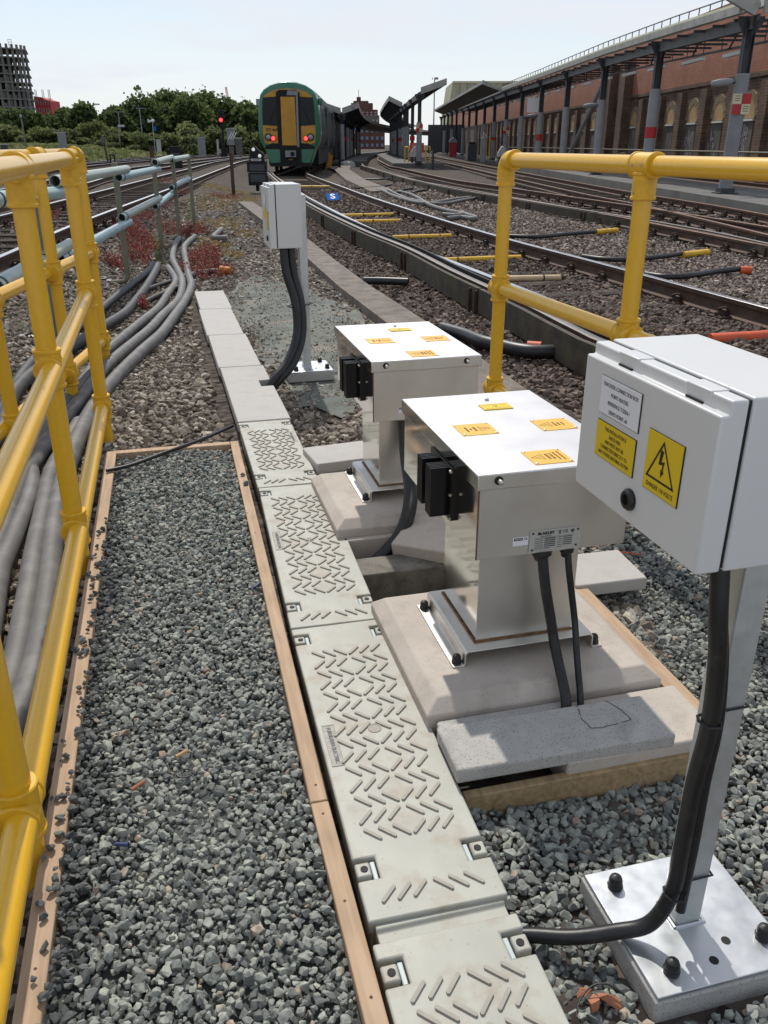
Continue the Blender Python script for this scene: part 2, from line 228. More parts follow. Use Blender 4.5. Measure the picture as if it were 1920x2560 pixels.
# ------------------------------------------------------------------ mesh builder
class MB:
    def __init__(s, F=None): s.v = []; s.f = []; s.F = F
    def add(s, vs, fs):
        o = len(s.v)
        if s.F is not None: vs = [s.F @ Vector(p) for p in vs]
        s.v += [tuple(p) for p in vs]; s.f += [tuple(i + o for i in f) for f in fs]; return s
    def box(s, x0, x1, y0, y1, z0, z1, rz=0, F=None):
        vs = [(x, y, z) for z in (z0, z1) for y in (y0, y1) for x in (x0, x1)]
        if rz:
            cx, cy = (x0 + x1) / 2, (y0 + y1) / 2; c, d = math.cos(rz), math.sin(rz)
            vs = [(cx + (x - cx) * c - (y - cy) * d, cy + (x - cx) * d + (y - cy) * c, z) for x, y, z in vs]
        if F is not None: vs = [F @ Vector(p) for p in vs]
        return s.add(vs, [(0, 2, 3, 1), (4, 5, 7, 6), (0, 1, 5, 4), (2, 6, 7, 3), (0, 4, 6, 2), (1, 3, 7, 5)])
    def cyl(s, p0, p1, r0, r1=None, n=16, caps=True):
        r1 = r0 if r1 is None else r1; p0 = Vector(p0); p1 = Vector(p1); d = (p1 - p0).normalized()
        a = d.orthogonal().normalized(); b = d.cross(a)
        vs = []
        for p, r in ((p0, r0), (p1, r1)):
            for i in range(n):
                t = 2 * math.pi * i / n; vs.append(p + (a * math.cos(t) + b * math.sin(t)) * r)
        fs = [(i, (i + 1) % n, n + (i + 1) % n, n + i) for i in range(n)]
        if caps: fs += [tuple(range(n - 1, -1, -1)), tuple(range(n, 2 * n))]
        return s.add(vs, fs)
    def tube(s, pts, r, n=12, caps=True, ell=1.0):
        pts = [Vector(p) for p in pts]; m = len(pts); rr = r if isinstance(r, (list, tuple)) else [r] * m
        ts = [(pts[min(i + 1, m - 1)] - pts[max(i - 1, 0)]).normalized() for i in range(m)]
        a = ts[0].orthogonal().normalized(); vs = []
        for i in range(m):
            a = (a - ts[i] * a.dot(ts[i])).normalized(); b = ts[i].cross(a)
            for k in range(n):
                t = 2 * math.pi * k / n; vs.append(pts[i] + (a * math.cos(t) + b * math.sin(t)) * rr[i])
        fs = [(i * n + k, i * n + (k + 1) % n, (i + 1) * n + (k + 1) % n, (i + 1) * n + k) for i in range(m - 1) for k in range(n)]
        if caps: fs += [tuple(range(n - 1, -1, -1)), tuple(range((m - 1) * n, m * n))]
        return s.add(vs, fs)
    def pipe(s, pts, r, wall=.004, n=16):
        pts = [Vector(p) for p in pts]; s.tube(pts, r, n, False); s.tube(pts[::-1], r - wall, n, False)
        for e, q in ((0, 1), (-1, -2)):
            d = (pts[e] - pts[q]).normalized(); a = d.orthogonal().normalized(); b = d.cross(a); vs = []
            for rad in (r, r - wall):
                for k in range(n):
                    t = 2 * math.pi * k / n; vs.append(pts[e] + (a * math.cos(t) + b * math.sin(t)) * rad)
            s.add(vs, [(k, (k + 1) % n, n + (k + 1) % n, n + k) for k in range(n)])
        return s
    def prism(s, poly, a0, a1, ax='z'):
        n = len(poly)
        def q(p, a):
            return (p[0], p[1], a) if ax == 'z' else ((p[0], a, p[1]) if ax == 'y' else (a, p[0], p[1]))
        vs = [q(p, a0) for p in poly] + [q(p, a1) for p in poly]
        return s.add(vs, [tuple(range(n - 1, -1, -1)), tuple(range(n, 2 * n))] + [(i, (i + 1) % n, n + (i + 1) % n, n + i) for i in range(n)])
    def loft(s, rings, cap=True, closed=True):
        n = len(rings[0]); vs = [p for r in rings for p in r]; m = n if closed else n - 1
        fs = [(i * n + k, i * n + (k + 1) % n, (i + 1) * n + (k + 1) % n, (i + 1) * n + k) for i in range(len(rings) - 1) for k in range(m)]
        if cap: fs += [tuple(range(n - 1, -1, -1)), tuple(range((len(rings) - 1) * n, len(rings) * n))]
        return s.add(vs, fs)
    def lathe(s, prof, c=(0, 0, 0), n=16, axis=(0, 0, 1)):
        d = Vector(axis).normalized(); a = d.orthogonal().normalized(); b = d.cross(a); c = Vector(c); rings = []
        for r, z in prof: rings.append([c + d * z + (a * math.cos(2 * math.pi * k / n) + b * math.sin(2 * math.pi * k / n)) * r for k in range(n)])
        return s.loft(rings)
    def quad(s, a, b, c, d): return s.add([a, b, c, d], [(0, 1, 2, 3)])

def obj(name, mb, m, parent=None, bevel=0.0, seg=2, sharp=35, smooth=True):
    me = bpy.data.meshes.new(name); me.from_pydata(mb.v, [], mb.f); me.update()
    ms = m if isinstance(m, (list, tuple)) else [m]
    for q in ms: me.materials.append(q)
    import bmesh
    b = bmesh.new(); b.from_mesh(me); bmesh.ops.recalc_face_normals(b, faces=b.faces); b.to_mesh(me); b.free()
    if smooth:
        me.polygons.foreach_set('use_smooth', [True] * len(me.polygons)); me.set_sharp_from_angle(angle=R(sharp))
    o = bpy.data.objects.new(name, me); COL.objects.link(o)
    if parent: o.parent = parent
    if bevel:
        md = o.modifiers.new('bevel', 'BEVEL'); md.width = bevel; md.segments = seg; md.limit_method = 'ANGLE'; md.angle_limit = R(40)
    return o
def tag(o, label=None, cat=None, group=None, kind=None):
    if label: o['label'] = label
    if cat: o['category'] = cat
    if group: o['group'] = group
    if kind: o['kind'] = kind
    return o
def thing(name, label, cat, loc=(0, 0, 0), rz=0, group=None):
    o = bpy.data.objects.new(name, None); COL.objects.link(o); o.location = loc; o.rotation_euler = (0, 0, rz); o.empty_display_size = .1
    return tag(o, label, cat, group)
def copy_tree(o, parent=None):
    c = o.copy(); COL.objects.link(c); c.parent = parent
    for ch in [x for x in bpy.data.objects if x.parent == o]: copy_tree(ch, c)
    return c
def sm(pts, k=6):
    pts = [Vector(p) for p in pts]; out = []
    for i in range(len(pts) - 1):
        p0 = pts[max(i - 1, 0)]; p1 = pts[i]; p2 = pts[i + 1]; p3 = pts[min(i + 2, len(pts) - 1)]
        for j in range(k):
            t = j / k; out.append(.5 * ((2 * p1) + (p2 - p0) * t + (2 * p0 - 5 * p1 + 4 * p2 - p3) * t * t + (3 * p1 - p0 - 3 * p2 + p3) * t ** 3))
    out.append(pts[-1]); return out
def text(name, s, size, m, parent, loc, rot, align='CENTER', sx=1.0, thick=.0004, spacing=1.0, bold=0.0):
    cu = bpy.data.curves.new(name, 'FONT'); cu.body = s; cu.size = size; cu.align_x = align; cu.align_y = 'CENTER'; cu.extrude = thick; cu.space_character = spacing; cu.offset = bold; cu.resolution_u = 3
    tmp = bpy.data.objects.new(name, cu); me = bpy.data.meshes.new_from_object(tmp); bpy.data.objects.remove(tmp)
    me.materials.clear(); me.materials.append(m)
    o = bpy.data.objects.new(name, me); COL.objects.link(o); o.parent = parent; o.location = loc; o.rotation_euler = rot; o.scale = (sx, 1, 1)
    return o

# ------------------------------------------------------------------ the ground
def sst(a, b, x): t = min(1, max(0, (x - a) / (b - a))); return t * t * (3 - 2 * t)
def gz(x, y):
    xl = -3.9 - .105 * (y - 8.7)
    h = -.085 + .18 * sst(xl + 1.3, xl + .35, x) * (1 - .0)
    dx, dy = x - OX, y - OY; w = dx * CF + dy * SF; s = -dx * SF + dy * CF
    if .27 < w < .93 and .98 < s < 2.30: h -= .17
    if y > 30: h += .9 * sst(0, 14, -x - (13 + .075 * y)) * sst(30, 60, y)
    return h + .012 * math.sin(x * 1.7 + y * .6) * math.cos(y * 1.1)
def build_ground():
    ys = list(np.arange(-1.5, 6, .08)) + list(np.arange(6, 30, .35)) + list(np.arange(30, 120, 2.5)) + [140, 180, 240, 340, 500, 900, 1600]
    v = []; f = []; nx = 150
    for y in ys:
        half = 3.2 + max(0, y) * .62
        c = .0
        for i in range(nx + 1):
            x = c + half * (2 * i / nx - 1)
            if i in (0, nx): x *= 1.0 + (3 if y < 60 else 2)
            v.append((x, y, gz(x, y)))
    for j in range(len(ys) - 1):
        for i in range(nx):
            a = j * (nx + 1) + i; f.append((a, a + 1, a + nx + 2, a + nx + 1))
    m = bpy.data.materials.new('trackbed'); m.use_nodes = True; N = m.node_tree.nodes; Lk = m.node_tree.links; b = N['Principled BSDF']; b.inputs['Roughness'].default_value = .95; b.inputs['Specular IOR Level'].default_value = .2
    c = N.new('ShaderNodeTexCoord')
    vo = N.new('ShaderNodeTexVoronoi'); vo.inputs['Scale'].default_value = 17; Lk.new(c.outputs['Object'], vo.inputs['Vector'])
    sv = N.new('ShaderNodeSeparateColor'); Lk.new(vo.outputs['Color'], sv.inputs[0])
    r = N.new('ShaderNodeValToRGB'); e = r.color_ramp.elements; e[0].color = (.035, .028, .024, 1); e[1].color = (.15, .122, .104, 1)
    e2 = e.new(.55); e2.color = (.085, .068, .058, 1); Lk.new(sv.outputs[0], r.inputs['Fac'])
    n1 = N.new('ShaderNodeTexNoise'); n1.inputs['Scale'].default_value = .35; n1.inputs['Detail'].default_value = 7; Lk.new(c.outputs['Object'], n1.inputs['Vector'])
    mr = N.new('ShaderNodeMapRange'); mr.inputs['From Min'].default_value = .45; mr.inputs['From Max'].default_value = .62; Lk.new(n1.outputs['Fac'], mr.inputs['Value'])
    x = N.new('ShaderNodeMix'); x.data_type = 'RGBA'; Lk.new(mr.outputs['Result'], x.inputs[0]); Lk.new(r.outputs['Color'], x.inputs[6]); x.inputs[7].default_value = (.095, .08, .055, 1)
    # beyond the tracks on the left the ground is rough grass
    sp = N.new('ShaderNodeSeparateXYZ'); Lk.new(c.outputs['Object'], sp.inputs[0])
    k1 = N.new('ShaderNodeMath'); k1.operation = 'MULTIPLY_ADD'; Lk.new(sp.outputs['Y'], k1.inputs[0]); k1.inputs[1].default_value = .18; k1.inputs[2].default_value = 15
    k2 = N.new('ShaderNodeMath'); k2.operation = 'ADD'; Lk.new(sp.outputs['X'], k2.inputs[0]); Lk.new(k1.outputs[0], k2.inputs[1])
    n2 = N.new('ShaderNodeTexNoise'); n2.inputs['Scale'].default_value = .25; n2.inputs['Detail'].default_value = 5; Lk.new(c.outputs['Object'], n2.inputs['Vector'])
    k3 = N.new('ShaderNodeMath'); k3.operation = 'MULTIPLY_ADD'; Lk.new(n2.outputs['Fac'], k3.inputs[0]); k3.inputs[1].default_value = 8; Lk.new(k2.outputs[0], k3.inputs[2])
    k4 = N.new('ShaderNodeMapRange'); k4.inputs['From Min'].default_value = 3.0; k4.inputs['From Max'].default_value = 1.0; Lk.new(k3.outputs[0], k4.inputs['Value'])
    g = N.new('ShaderNodeValToRGB'); ge = g.color_ramp.elements; ge[0].position = .35; ge[1].position = .65; ge[0].color = (.07, .085, .03, 1); ge[1].color = (.22, .19, .09, 1)
    n3 = N.new('ShaderNodeTexNoise'); n3.inputs['Scale'].default_value = 1.3; n3.inputs['Detail'].default_value = 8; Lk.new(c.outputs['Object'], n3.inputs['Vector']); Lk.new(n3.outputs['Fac'], g.inputs['Fac'])
    y = N.new('ShaderNodeMix'); y.data_type = 'RGBA'; Lk.new(k4.outputs['Result'], y.inputs[0]); Lk.new(x.outputs[2], y.inputs[6]); Lk.new(g.outputs['Color'], y.inputs[7])
    Lk.new(y.outputs[2], b.inputs['Base Color'])
    bp = N.new('ShaderNodeBump'); bp.inputs['Strength'].default_value = .9; bp.inputs['Distance'].default_value = .04; bp.invert = True; Lk.new(vo.outputs['Distance'], bp.inputs['Height']); Lk.new(bp.outputs['Normal'], b.inputs['Normal'])
    me = bpy.data.meshes.new('ground'); me.from_pydata(v, [], f); me.materials.append(m)
    o = bpy.data.objects.new('ground', me); COL.objects.link(o); tag(o, kind='structure')
build_ground()

# loose dust patch of grey-green fines around the far cabinet
def fines():
    mm = mat('stone_dust', (.14, .15, .13), .95, var=.3, vscale=5, col2=(.24, .205, .16), c2lo=.52, c2hi=.72, c2scale=2.2, bump=.5, bscale=45, bdist=.01, speck=(.30, .28, .25), spscale=34, spth=.07)
    b = MB(); pts = []
    n = 40; inner = []
    for i in range(n):
        t = 2 * math.pi * i / n; w = .80 + .52 * math.cos(t) * (1 + .16 * math.sin(3 * t + 1) + .10 * math.sin(11 * t)); s = 5.9 + 2.7 * math.sin(t) * (1 + .08 * math.sin(5 * t) + .06 * math.sin(13 * t)); p = T(w, s); inner.append((p.x, p.y, gz(p.x, p.y) + .012))
    c = T(.78, 5.9); vs = [(c.x, c.y, gz(c.x, c.y) + .03)] + [((p[0] + c.x) / 2, (p[1] + c.y) / 2, gz((p[0] + c.x) / 2, (p[1] + c.y) / 2) + .026) for p in inner] + inner
    f = [(0, 1 + i, 1 + (i + 1) % n) for i in range(n)] + [(1 + i, 1 + n + i, 1 + n + (i + 1) % n, 1 + (i + 1) % n) for i in range(n)]
    b.add(vs, f); tag(obj('stone_dust', b, mm), kind='structure')
fines()

# ------------------------------------------------------------------ stones
import bmesh
def hull(npts, flat, seed):
    q = random.Random(seed); b = bmesh.new()
    for i in range(npts):
        p = Vector((q.gauss(0, 1), q.gauss(0, 1), q.gauss(0, 1))).normalized() * q.uniform(.82, 1.0); p.y *= .8; p.z *= flat; b.verts.new(p)
    r = bmesh.ops.convex_hull(b, input=b.verts)
    bmesh.ops.delete(b, geom=[g for g in r['geom_interior'] if isinstance(g, bmesh.types.BMVert)], context='VERTS')
    bmesh.ops.triangulate(b, faces=b.faces); b.verts.ensure_lookup_table(); b.verts.index_update()
    v = np.array([x.co[:] for x in b.verts]); f = np.array([[x.index for x in fc.verts] for fc in b.faces]); b.free(); return v, f
HULL = [hull(rnd.choice((13, 16, 19)), rnd.uniform(.55, .85), i) for i in range(22)]
HULL_S = [hull(9, rnd.uniform(.55, .8), 100 + i) for i in range(12)]
def instances(name, lib, pos, size, m, tilt=.6, tint=None, smooth=False):
    n = len(pos); ch = nr.integers(0, len(lib), n); tint = nr.random(n) if tint is None else tint
    V = []; F = []; Tn = []; off = 0
    for k, (v, f) in enumerate(lib):
        I = np.where(ch == k)[0]; c = len(I)
        if not c: continue
        a = nr.random(c) * 2 * np.pi; bx = nr.normal(0, tilt, c); by = nr.normal(0, tilt, c)
        ca, sa = np.cos(a), np.sin(a); cx, sx = np.cos(bx), np.sin(bx); cy, sy = np.cos(by), np.sin(by); z = np.zeros(c); o = np.ones(c)
        Rz = np.stack([ca, -sa, z, sa, ca, z, z, z, o], 1).reshape(c, 3, 3); Rx = np.stack([o, z, z, z, cx, -sx, z, sx, cx], 1).reshape(c, 3, 3); Ry = np.stack([cy, z, sy, z, o, z, -sy, z, cy], 1).reshape(c, 3, 3)
        Rm = Rz @ Rx @ Ry
        w = np.einsum('cij,vj->cvi', Rm, v) * size[I][:, None, None] + pos[I][:, None, :]
        V.append(w.reshape(-1, 3)); F.append((f[None] + (np.arange(c) * len(v))[:, None, None] + off).reshape(-1, f.shape[1])); Tn.append(np.repeat(tint[I], len(v))); off += c * len(v)
    V = np.concatenate(V); F = np.concatenate(F); Tn = np.concatenate(Tn); k = F.shape[1]
    me = bpy.data.meshes.new(name); me.vertices.add(len(V)); me.vertices.foreach_set('co', V.ravel().astype(np.float32))
    me.loops.add(F.size); me.loops.foreach_set('vertex_index', F.ravel().astype(np.int32)); me.polygons.add(len(F)); me.polygons.foreach_set('loop_start', np.arange(0, F.size, k, dtype=np.int32))
    me.update(); at = me.attributes.new('tint', 'FLOAT', 'POINT'); at.data.foreach_set('value', Tn.astype(np.float32))
    me.polygons.foreach_set('use_smooth', np.zeros(len(F), dtype=bool)); me.materials.append(m); me.validate()
    o = bpy.data.objects.new(name, me); COL.objects.link(o); return o
def grid(x0, x1, y0, y1, d, jit=.5):
    xs = np.arange(x0, x1, d); ys = np.arange(y0, y1, d); X, Y = np.meshgrid(xs, ys); X = X + (np.arange(len(ys)) % 2)[:, None] * d / 2
    n = X.size; return X.ravel() + nr.uniform(-jit, jit, n) * d, Y.ravel() + nr.uniform(-jit, jit, n) * d
def toL(x, y): dx, dy = x - OX, y - OY; return dx * CF + dy * SF, -dx * SF + dy * CF
def toW(w, s): return OX + w * CF - s * SF, OY + w * SF + s * CF
def infr(x, y, z=0, mg=1.12):
    zz = z - CH; f = y * math.cos(PITCH) - zz * math.sin(PITCH); up = y * math.sin(PITCH) + zz * math.cos(PITCH)
    return (f > .3) & (np.abs(x) * FPX / f < 960 * mg) & (np.abs(up) * FPX / f < 1280 * mg)
gzv = np.vectorize(gz)
# left bed of chippings inside the timber edging
w, s = grid(-.57, -.010, -.5, 2.735, .0125); k = (w < -.052 + .0165 * np.clip(s - .32, 0, 3)) & (w > -.566 + .0096 * (s + .9)); w, s = w[k], s[k]
x, y = toW(w, s); sz = np.clip(nr.lognormal(np.log(.0098), .30, len(x)), .0055, .019); z = -.026 + nr.uniform(-.006, .006, len(x)) + sz * .15 + .010 * np.sin(w * 9 + 1) * np.sin(s * 4)
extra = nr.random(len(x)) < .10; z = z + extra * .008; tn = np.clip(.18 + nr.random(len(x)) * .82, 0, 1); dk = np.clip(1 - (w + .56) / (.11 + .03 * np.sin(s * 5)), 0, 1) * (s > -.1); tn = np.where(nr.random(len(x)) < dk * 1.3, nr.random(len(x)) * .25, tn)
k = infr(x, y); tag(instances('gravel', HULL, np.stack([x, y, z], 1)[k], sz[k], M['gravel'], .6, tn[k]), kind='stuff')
b = MB(MT); b.box(-.56, -.02, -.6, 2.74, -.09, -.034); tag(obj('gravel_bed', b, mat('chipping_bed', (.07, .075, .07), .95, var=.3, vscale=60), smooth=False), kind='structure')
# stones that have spilled on the left timber and beside it
s = nr.beta(1.1, 1.6, 300) * 2.6 - .35; w = nr.uniform(-.60, -.54, 300) + .0096 * (s - .2); x, y = toW(w, s); sz = nr.uniform(.007, .014, 300)
inr = nr.random(300) > (w + .60) / .02 * -1 + .2
z = np.where((w > -.597), .006, -.05); k = (nr.random(300) < np.clip((w + .615 - .0096 * (s - .2)) / .06, .03, 1) ** 2.2 * .8)
tag(instances('spilled_gravel', HULL, np.stack([x, y, z], 1)[k], sz[k], M['gravel'], .6, nr.random(int(k.sum())) * .3), kind='stuff')
# right bed
def rmask(w, s):
    return (w > .285) & ~((w < .955) & (s > .27) & (s < 2.6)) & ~((w > .43) & (w < .72) & (s > -.28) & (s < -.03))
w, s = grid(.28, 2.1, -.6, 1.5, .0135); k = rmask(w, s); w, s = w[k], s[k]
x, y = toW(w, s); sz = np.clip(nr.lognormal(np.log(.0112), .30, len(x)), .006, .021); z = -.078 + nr.uniform(-.006, .006, len(x)) + sz * .2 + .012 * np.sin(w * 7) * np.sin(s * 5)
k = infr(x, y, -.08) & (s < 1.42 + .1 * np.sin(w * 9)); tag(instances('gravel', HULL, np.stack([x, y, z], 1)[k], sz[k], M['gravel']), kind='stuff')
w, s = grid(.28, 2.6, 1.35, 2.9, .021); k = rmask(w, s) & (w > .93); w, s = w[k], s[k]
x, y = toW(w, s); sz = np.clip(nr.lognormal(np.log(.015), .3, len(x)), .008, .03); z = -.075 + nr.uniform(-.006, .008, len(x))
k = infr(x, y, -.08); tag(instances('gravel', HULL_S, np.stack([x, y, z], 1)[k], sz[k], M['gravel']), kind='stuff')
# ballast around the slabs and the cables
def BX(y): return np.interp(y, [0, 5, 6.6, 8.4, 10.5, 13.2, 19.2, 41.5], [2.0, 1.25, 1.03, .62, .19, -.48, -1.75, -5.3])     # board beside the near track
def kerbx(y): return np.interp(y, [4.5, 6.8, 8.7, 11.6, 20, 30], [.95, .17, -.33, -1.0, -3.0, -5])
def lib_zone(x0, x1, y0, y1, d, s0, lib, fn, m, name, zo=0.0, tilt=.55):
    x, y = grid(x0, x1, y0, y1, d); k = fn(x, y) & infr(x, y, -.08); x, y = x[k], y[k]
    sz = np.clip(nr.lognormal(np.log(s0), .32, len(x)), s0 * .55, s0 * 1.9); z = gzv(x, y) + nr.uniform(-.2, .35, len(x)) * s0 + zo
    return tag(instances(name, lib, np.stack([x, y, z], 1), sz, m, tilt), kind='stuff')
def f_mid(x, y):
    w, s = toL(x, y); d = (w > .34) & (s > 3.25) & (s < 8.6) & (w < 1.25)
    e = np.hypot((w - .80) / .50, (s - 5.9) / 2.7) + .22 * np.sin(w * 13 + s * 3) + .15 * np.sin(s * 7); keep = nr.random(len(x)) < np.clip((e - .62) * 2.6, .07, 1.0)
    return keep & (x < kerbx(y) - .12) & ~((w > -.02) & (w < .33) & (s < 7.4)) & ~((w > -.60) & (w < 0) & (s < 2.80)) & ~((w > .27) & (w < .95) & (s < 2.6)) & (x > -3.3 - .1 * (y - 8))
lib_zone(-3.4, 1.6, .8, 6.5, .030, .0215, HULL, f_mid, M['ballast'], 'ballast')
lib_zone(-4.8, 0.6, 6.5, 12.5, .042, .027, HULL_S, lambda x, y: f_mid(x, y) & (nr.random(len(x)) < .75), M['ballast'], 'ballast')
lib_zone(-6.5, 0.0, 12.5, 24, .08, .038, HULL_S, lambda x, y: (x < kerbx(y)) & (x > -3.3 - .11 * (y - 8)) & (nr.random(len(x)) < .55), M['ballast'], 'ballast')
w = nr.uniform(.32, 1.3, 9000); s_ = nr.uniform(3.2, 8.8, 9000); k = (np.hypot((w - .8) / .52, (s_ - 5.9) / 2.8) + .2 * np.sin(w * 17) * np.sin(s_ * 5) < 1) & (nr.random(9000) < .35 + .5 * (np.sin(w * 9 + 1) * np.sin(s_ * 3.1) > 0)); x, y = toW(w[k], s_[k])
tag(instances('fine_stones', HULL_S, np.stack([x, y, gzv(x, y) + .028], 1), nr.lognormal(np.log(.006), .5, len(x)).clip(.003, .022), M['ballast']), kind='stuff')
# dark oily stones between kerb and board
def f_side(x, y): return (x > kerbx(y) + .15) & (x < BX(y) + .25)
lib_zone(-.2, 3.2, 2.6, 7.5, .034, .024, HULL, lambda x, y: f_side(x, y) & (toL(x, y)[0] > 1.0), M['ballast_d'], 'ballast', .0)
lib_zone(-3.5, 1.6, 7.5, 18, .055, .03, HULL_S, f_side, M['ballast_d'], 'ballast', .0)
# stones within and beside the running lines on the right
def B2(y): return np.interp(y, [8, 11, 12.6, 15, 18, 21.6, 26.2, 35.2, 54.6], [5.1, 4.83, 4.69, 4.26, 3.57, 2.79, 1.82, .63, -1.45])
RRX = lambda y: np.interp(y, [4.6, 6.65, 9.33, 11.77, 15.1, 21, 26.1, 40.2], [3.6, 3.01, 2.33, 1.69, .96, -.2, -1.1, -3.45])
inM = lambda x, y: (x > BX(y) + .2) & (x < RRX(y) + .0)
inP = lambda x, y: (x > RRX(y)) & (x < B2(y) + .1)
lib_zone(.4, 4.2, 4.2, 9, .038, .026, HULL, inM, M['ballast_d'], 'track_ballast', .052)
lib_zone(-.8, 3.0, 9, 16, .055, .030, HULL_S, inM, M['ballast_d'], 'track_ballast', .052)
lib_zone(-3.5, 1.0, 16, 28, .085, .040, HULL_S, inM, M['ballast_d'], 'track_ballast', .052)
lib_zone(1.4, 6.0, 5, 12, .040, .026, HULL_S, inP, M['ballast_p'], 'track_ballast', .03)
lib_zone(-2, 5.5, 12, 20, .060, .032, HULL_S, inP, M['ballast_p'], 'track_ballast', .03)
lib_zone(-4, 5, 20, 34, .10, .045, HULL_S, inP, M['ballast_p'], 'track_ballast', .03)
lib_zone(0, 9, 9, 24, .085, .040, HULL_S, lambda x, y: (x > B2(y) + .1) & (x < 7.4), M['ballast_p'], 'track_ballast', .02)
lib_zone(-9, -2, 5, 20, .075, .036, HULL_S, lambda x, y: (x < -3.2 - .1 * (y - 8)) & (x > -7.2 - .1 * (y - 14)), M['ballast_d'], 'track_ballast', .0)

# ------------------------------------------------------------------ tracks
def path(ctrl, step=.6):
    p = sm([(a, b, 0) for a, b in ctrl], 24); out = [p[0]]
    for q in p[1:]:
        if (q - out[-1]).length >= step: out.append(q)
    out.append(p[-1]); return out
def offs(pts, d):
    o = []
    for i, p in enumerate(pts):
        t = (pts[min(i + 1, len(pts) - 1)] - pts[max(i - 1, 0)]).normalized(); o.append(p + Vector((t.y, -t.x, 0)) * d)
    return o
def sweep(pts, prof, z, mb=None):
    mb = mb or MB(); rings = []
    for i, p in enumerate(pts):
        t = (pts[min(i + 1, len(pts) - 1)] - pts[max(i - 1, 0)]).normalized(); n = Vector((t.y, -t.x, 0))
        rings.append([p + n * a + Vector((0, 0, z + c)) for a, c in prof])
    return mb.loft(rings)
RP = [(-.070, -.15), (.070, -.15), (.070, -.138), (.016, -.118), (.010, -.11), (.010, -.045), (.035, -.036), (.035, -.002), (-.035, -.002), (-.035, -.036), (-.010, -.045), (-.010, -.11), (-.016, -.118), (-.070, -.138)]
RT = [(-.032, -.002), (.032, -.002), (.028, .001), (-.028, .001)]
def chair_mesh():
    b = MB(); b.box(-.17, .17, -.09, .09, -.152, -.135); 
    for sgn in (-1, 1):
        b.box(min(sgn * .05, sgn * .105), max(sgn * .05, sgn * .105), -.05, .05, -.135, -.085); b.tube(sm([(sgn * .06, -.05, -.10), (sgn * .10, -.055, -.06), (sgn * .13, -.02, -.07), (sgn * .10, .03, -.085), (sgn * .07, .055, -.12)], 3), .011, 6)
        b.cyl((sgn * .145, 0, -.135), (sgn * .145, 0, -.105), .018, n=6)
    o = obj('rail_chair', b, M['chair']); me = o.data; bpy.data.objects.remove(o); return me
CHM = chair_mesh()
def track(label, right_ctrl, z, sleep=None, top='railtop', gauge=1.505, cat='railway track', group='railway tracks'):
    t = thing('railway_track', label, cat, (0, 0, 0), 0, group)
    rr = path(right_ctrl); ll = offs(rr, -gauge)
    for pts in (rr, ll):
        r = obj('rail', sweep(pts, RP, z), M['rail'], t, sharp=50); obj('rail_head', sweep(pts, RT, z), M[top], r)
    if sleep:
        y0, y1, sp = sleep; acc = 0; last = None; me = None; cen = offs(rr, -gauge / 2)
        fine = []
        for i in range(len(cen) - 1):
            for j in range(8): fine.append((cen[i].lerp(cen[i + 1], j / 8), (cen[i + 1] - cen[i]).normalized()))
        for p, d in fine:
            if p.y < y0 or p.y > y1: continue
            if last is None or (p - last).length >= sp:
                last = p; ang = math.atan2(-d.x, d.y)
                if me is None:
                    so_ = obj('sleeper', MB().box(-1.03, 1.03, -.125, .125, -.28, -.153), M['sleeper'], t, bevel=.012); me = so_.data
                else:
                    so_ = bpy.data.objects.new('sleeper', me); COL.objects.link(so_); so_.parent = t
                so_.location = (p.x, p.y, z); so_.rotation_euler = (0, 0, ang)
                if p.y < y0 + 16:
                    for sg in (-1, 1):
                        c = bpy.data.objects.new('rail_chair', CHM); COL.objects.link(c); c.parent = so_; c.location = (sg * gauge / 2, 0, 0)
    return t
RC1 = [(4.6, 2.2), (3.6, 4.6), (3.01, 6.646), (2.33, 9.325), (1.69, 11.77), (.959, 15.12), (-.2, 21), (-1.1, 26.1), (-3.45, 40.2), (-3.75, 48), (-4.1, 62), (-4.3, 90), (-3.2, 130)]
track('nearest railway track, with the yellow tubes across it and the green train standing on it', RC1, .13, (3.5, 36, .66))
A_ = [(7.6, 5), (6.75, 8.5), (6.2, 12.25), (5.97, 13.68), (5.33, 17.8), (4.44, 22.5), (3.47, 27.65), (2.39, 33.6), (.95, 48), (.2, 56), (-.55, 84), (.6, 120), (3, 160)]
track('middle railway track curving away to the right between the two island canopies', A_, .13, (9, 40, .7), 'railtop_rust')
C_ = [(6.9, 7), (6.95, 12), (6.97, 16), (6.93, 18.9), (6.66, 23.7), (6.42, 32.8), (5.94, 56), (5.2, 90)]
track('railway track running along the low platform in front of the brick wall', C_, .13, (9, 40, .7), 'railtop_rust')
track('railway track lying between the low platform and the brick wall', [(13.2, 14), (13.1, 30), (12.9, 60), (12.5, 95)], .05, None, 'railtop_rust')
r1 = [(-3.1, 3.2), (-3.5, 6), (-3.83, 8.7), (-4.18, 11.2), (-4.44, 13.4), (-5.15, 20.2), (-5.6, 24.5), (-7.55, 42.7), (-9.5, 62), (-10.5, 90)]
track('left railway track nearest to the pipe stands', r1, .28, (5, 30, .7))
track('second railway track from the pipe stands on the left side', [(-6.0, 8), (-7.0, 16), (-8.6, 26), (-9.66, 32.4), (-10.5, 42), (-11.9, 67.8), (-13, 100)], .28, None)
track('third railway track from the pipe stands on the left side', [(-9.5, 14), (-12.2, 28), (-15.2, 46), (-16.2, 62.7), (-16.8, 92), (-17, 130)], .28, None, 'railtop')
track('farthest railway track on the left, in front of the bushes', [(-13, 18), (-16.0, 40), (-18.3, 55.5), (-19.9, 81), (-20.9, 119)], .28, None, 'railtop')
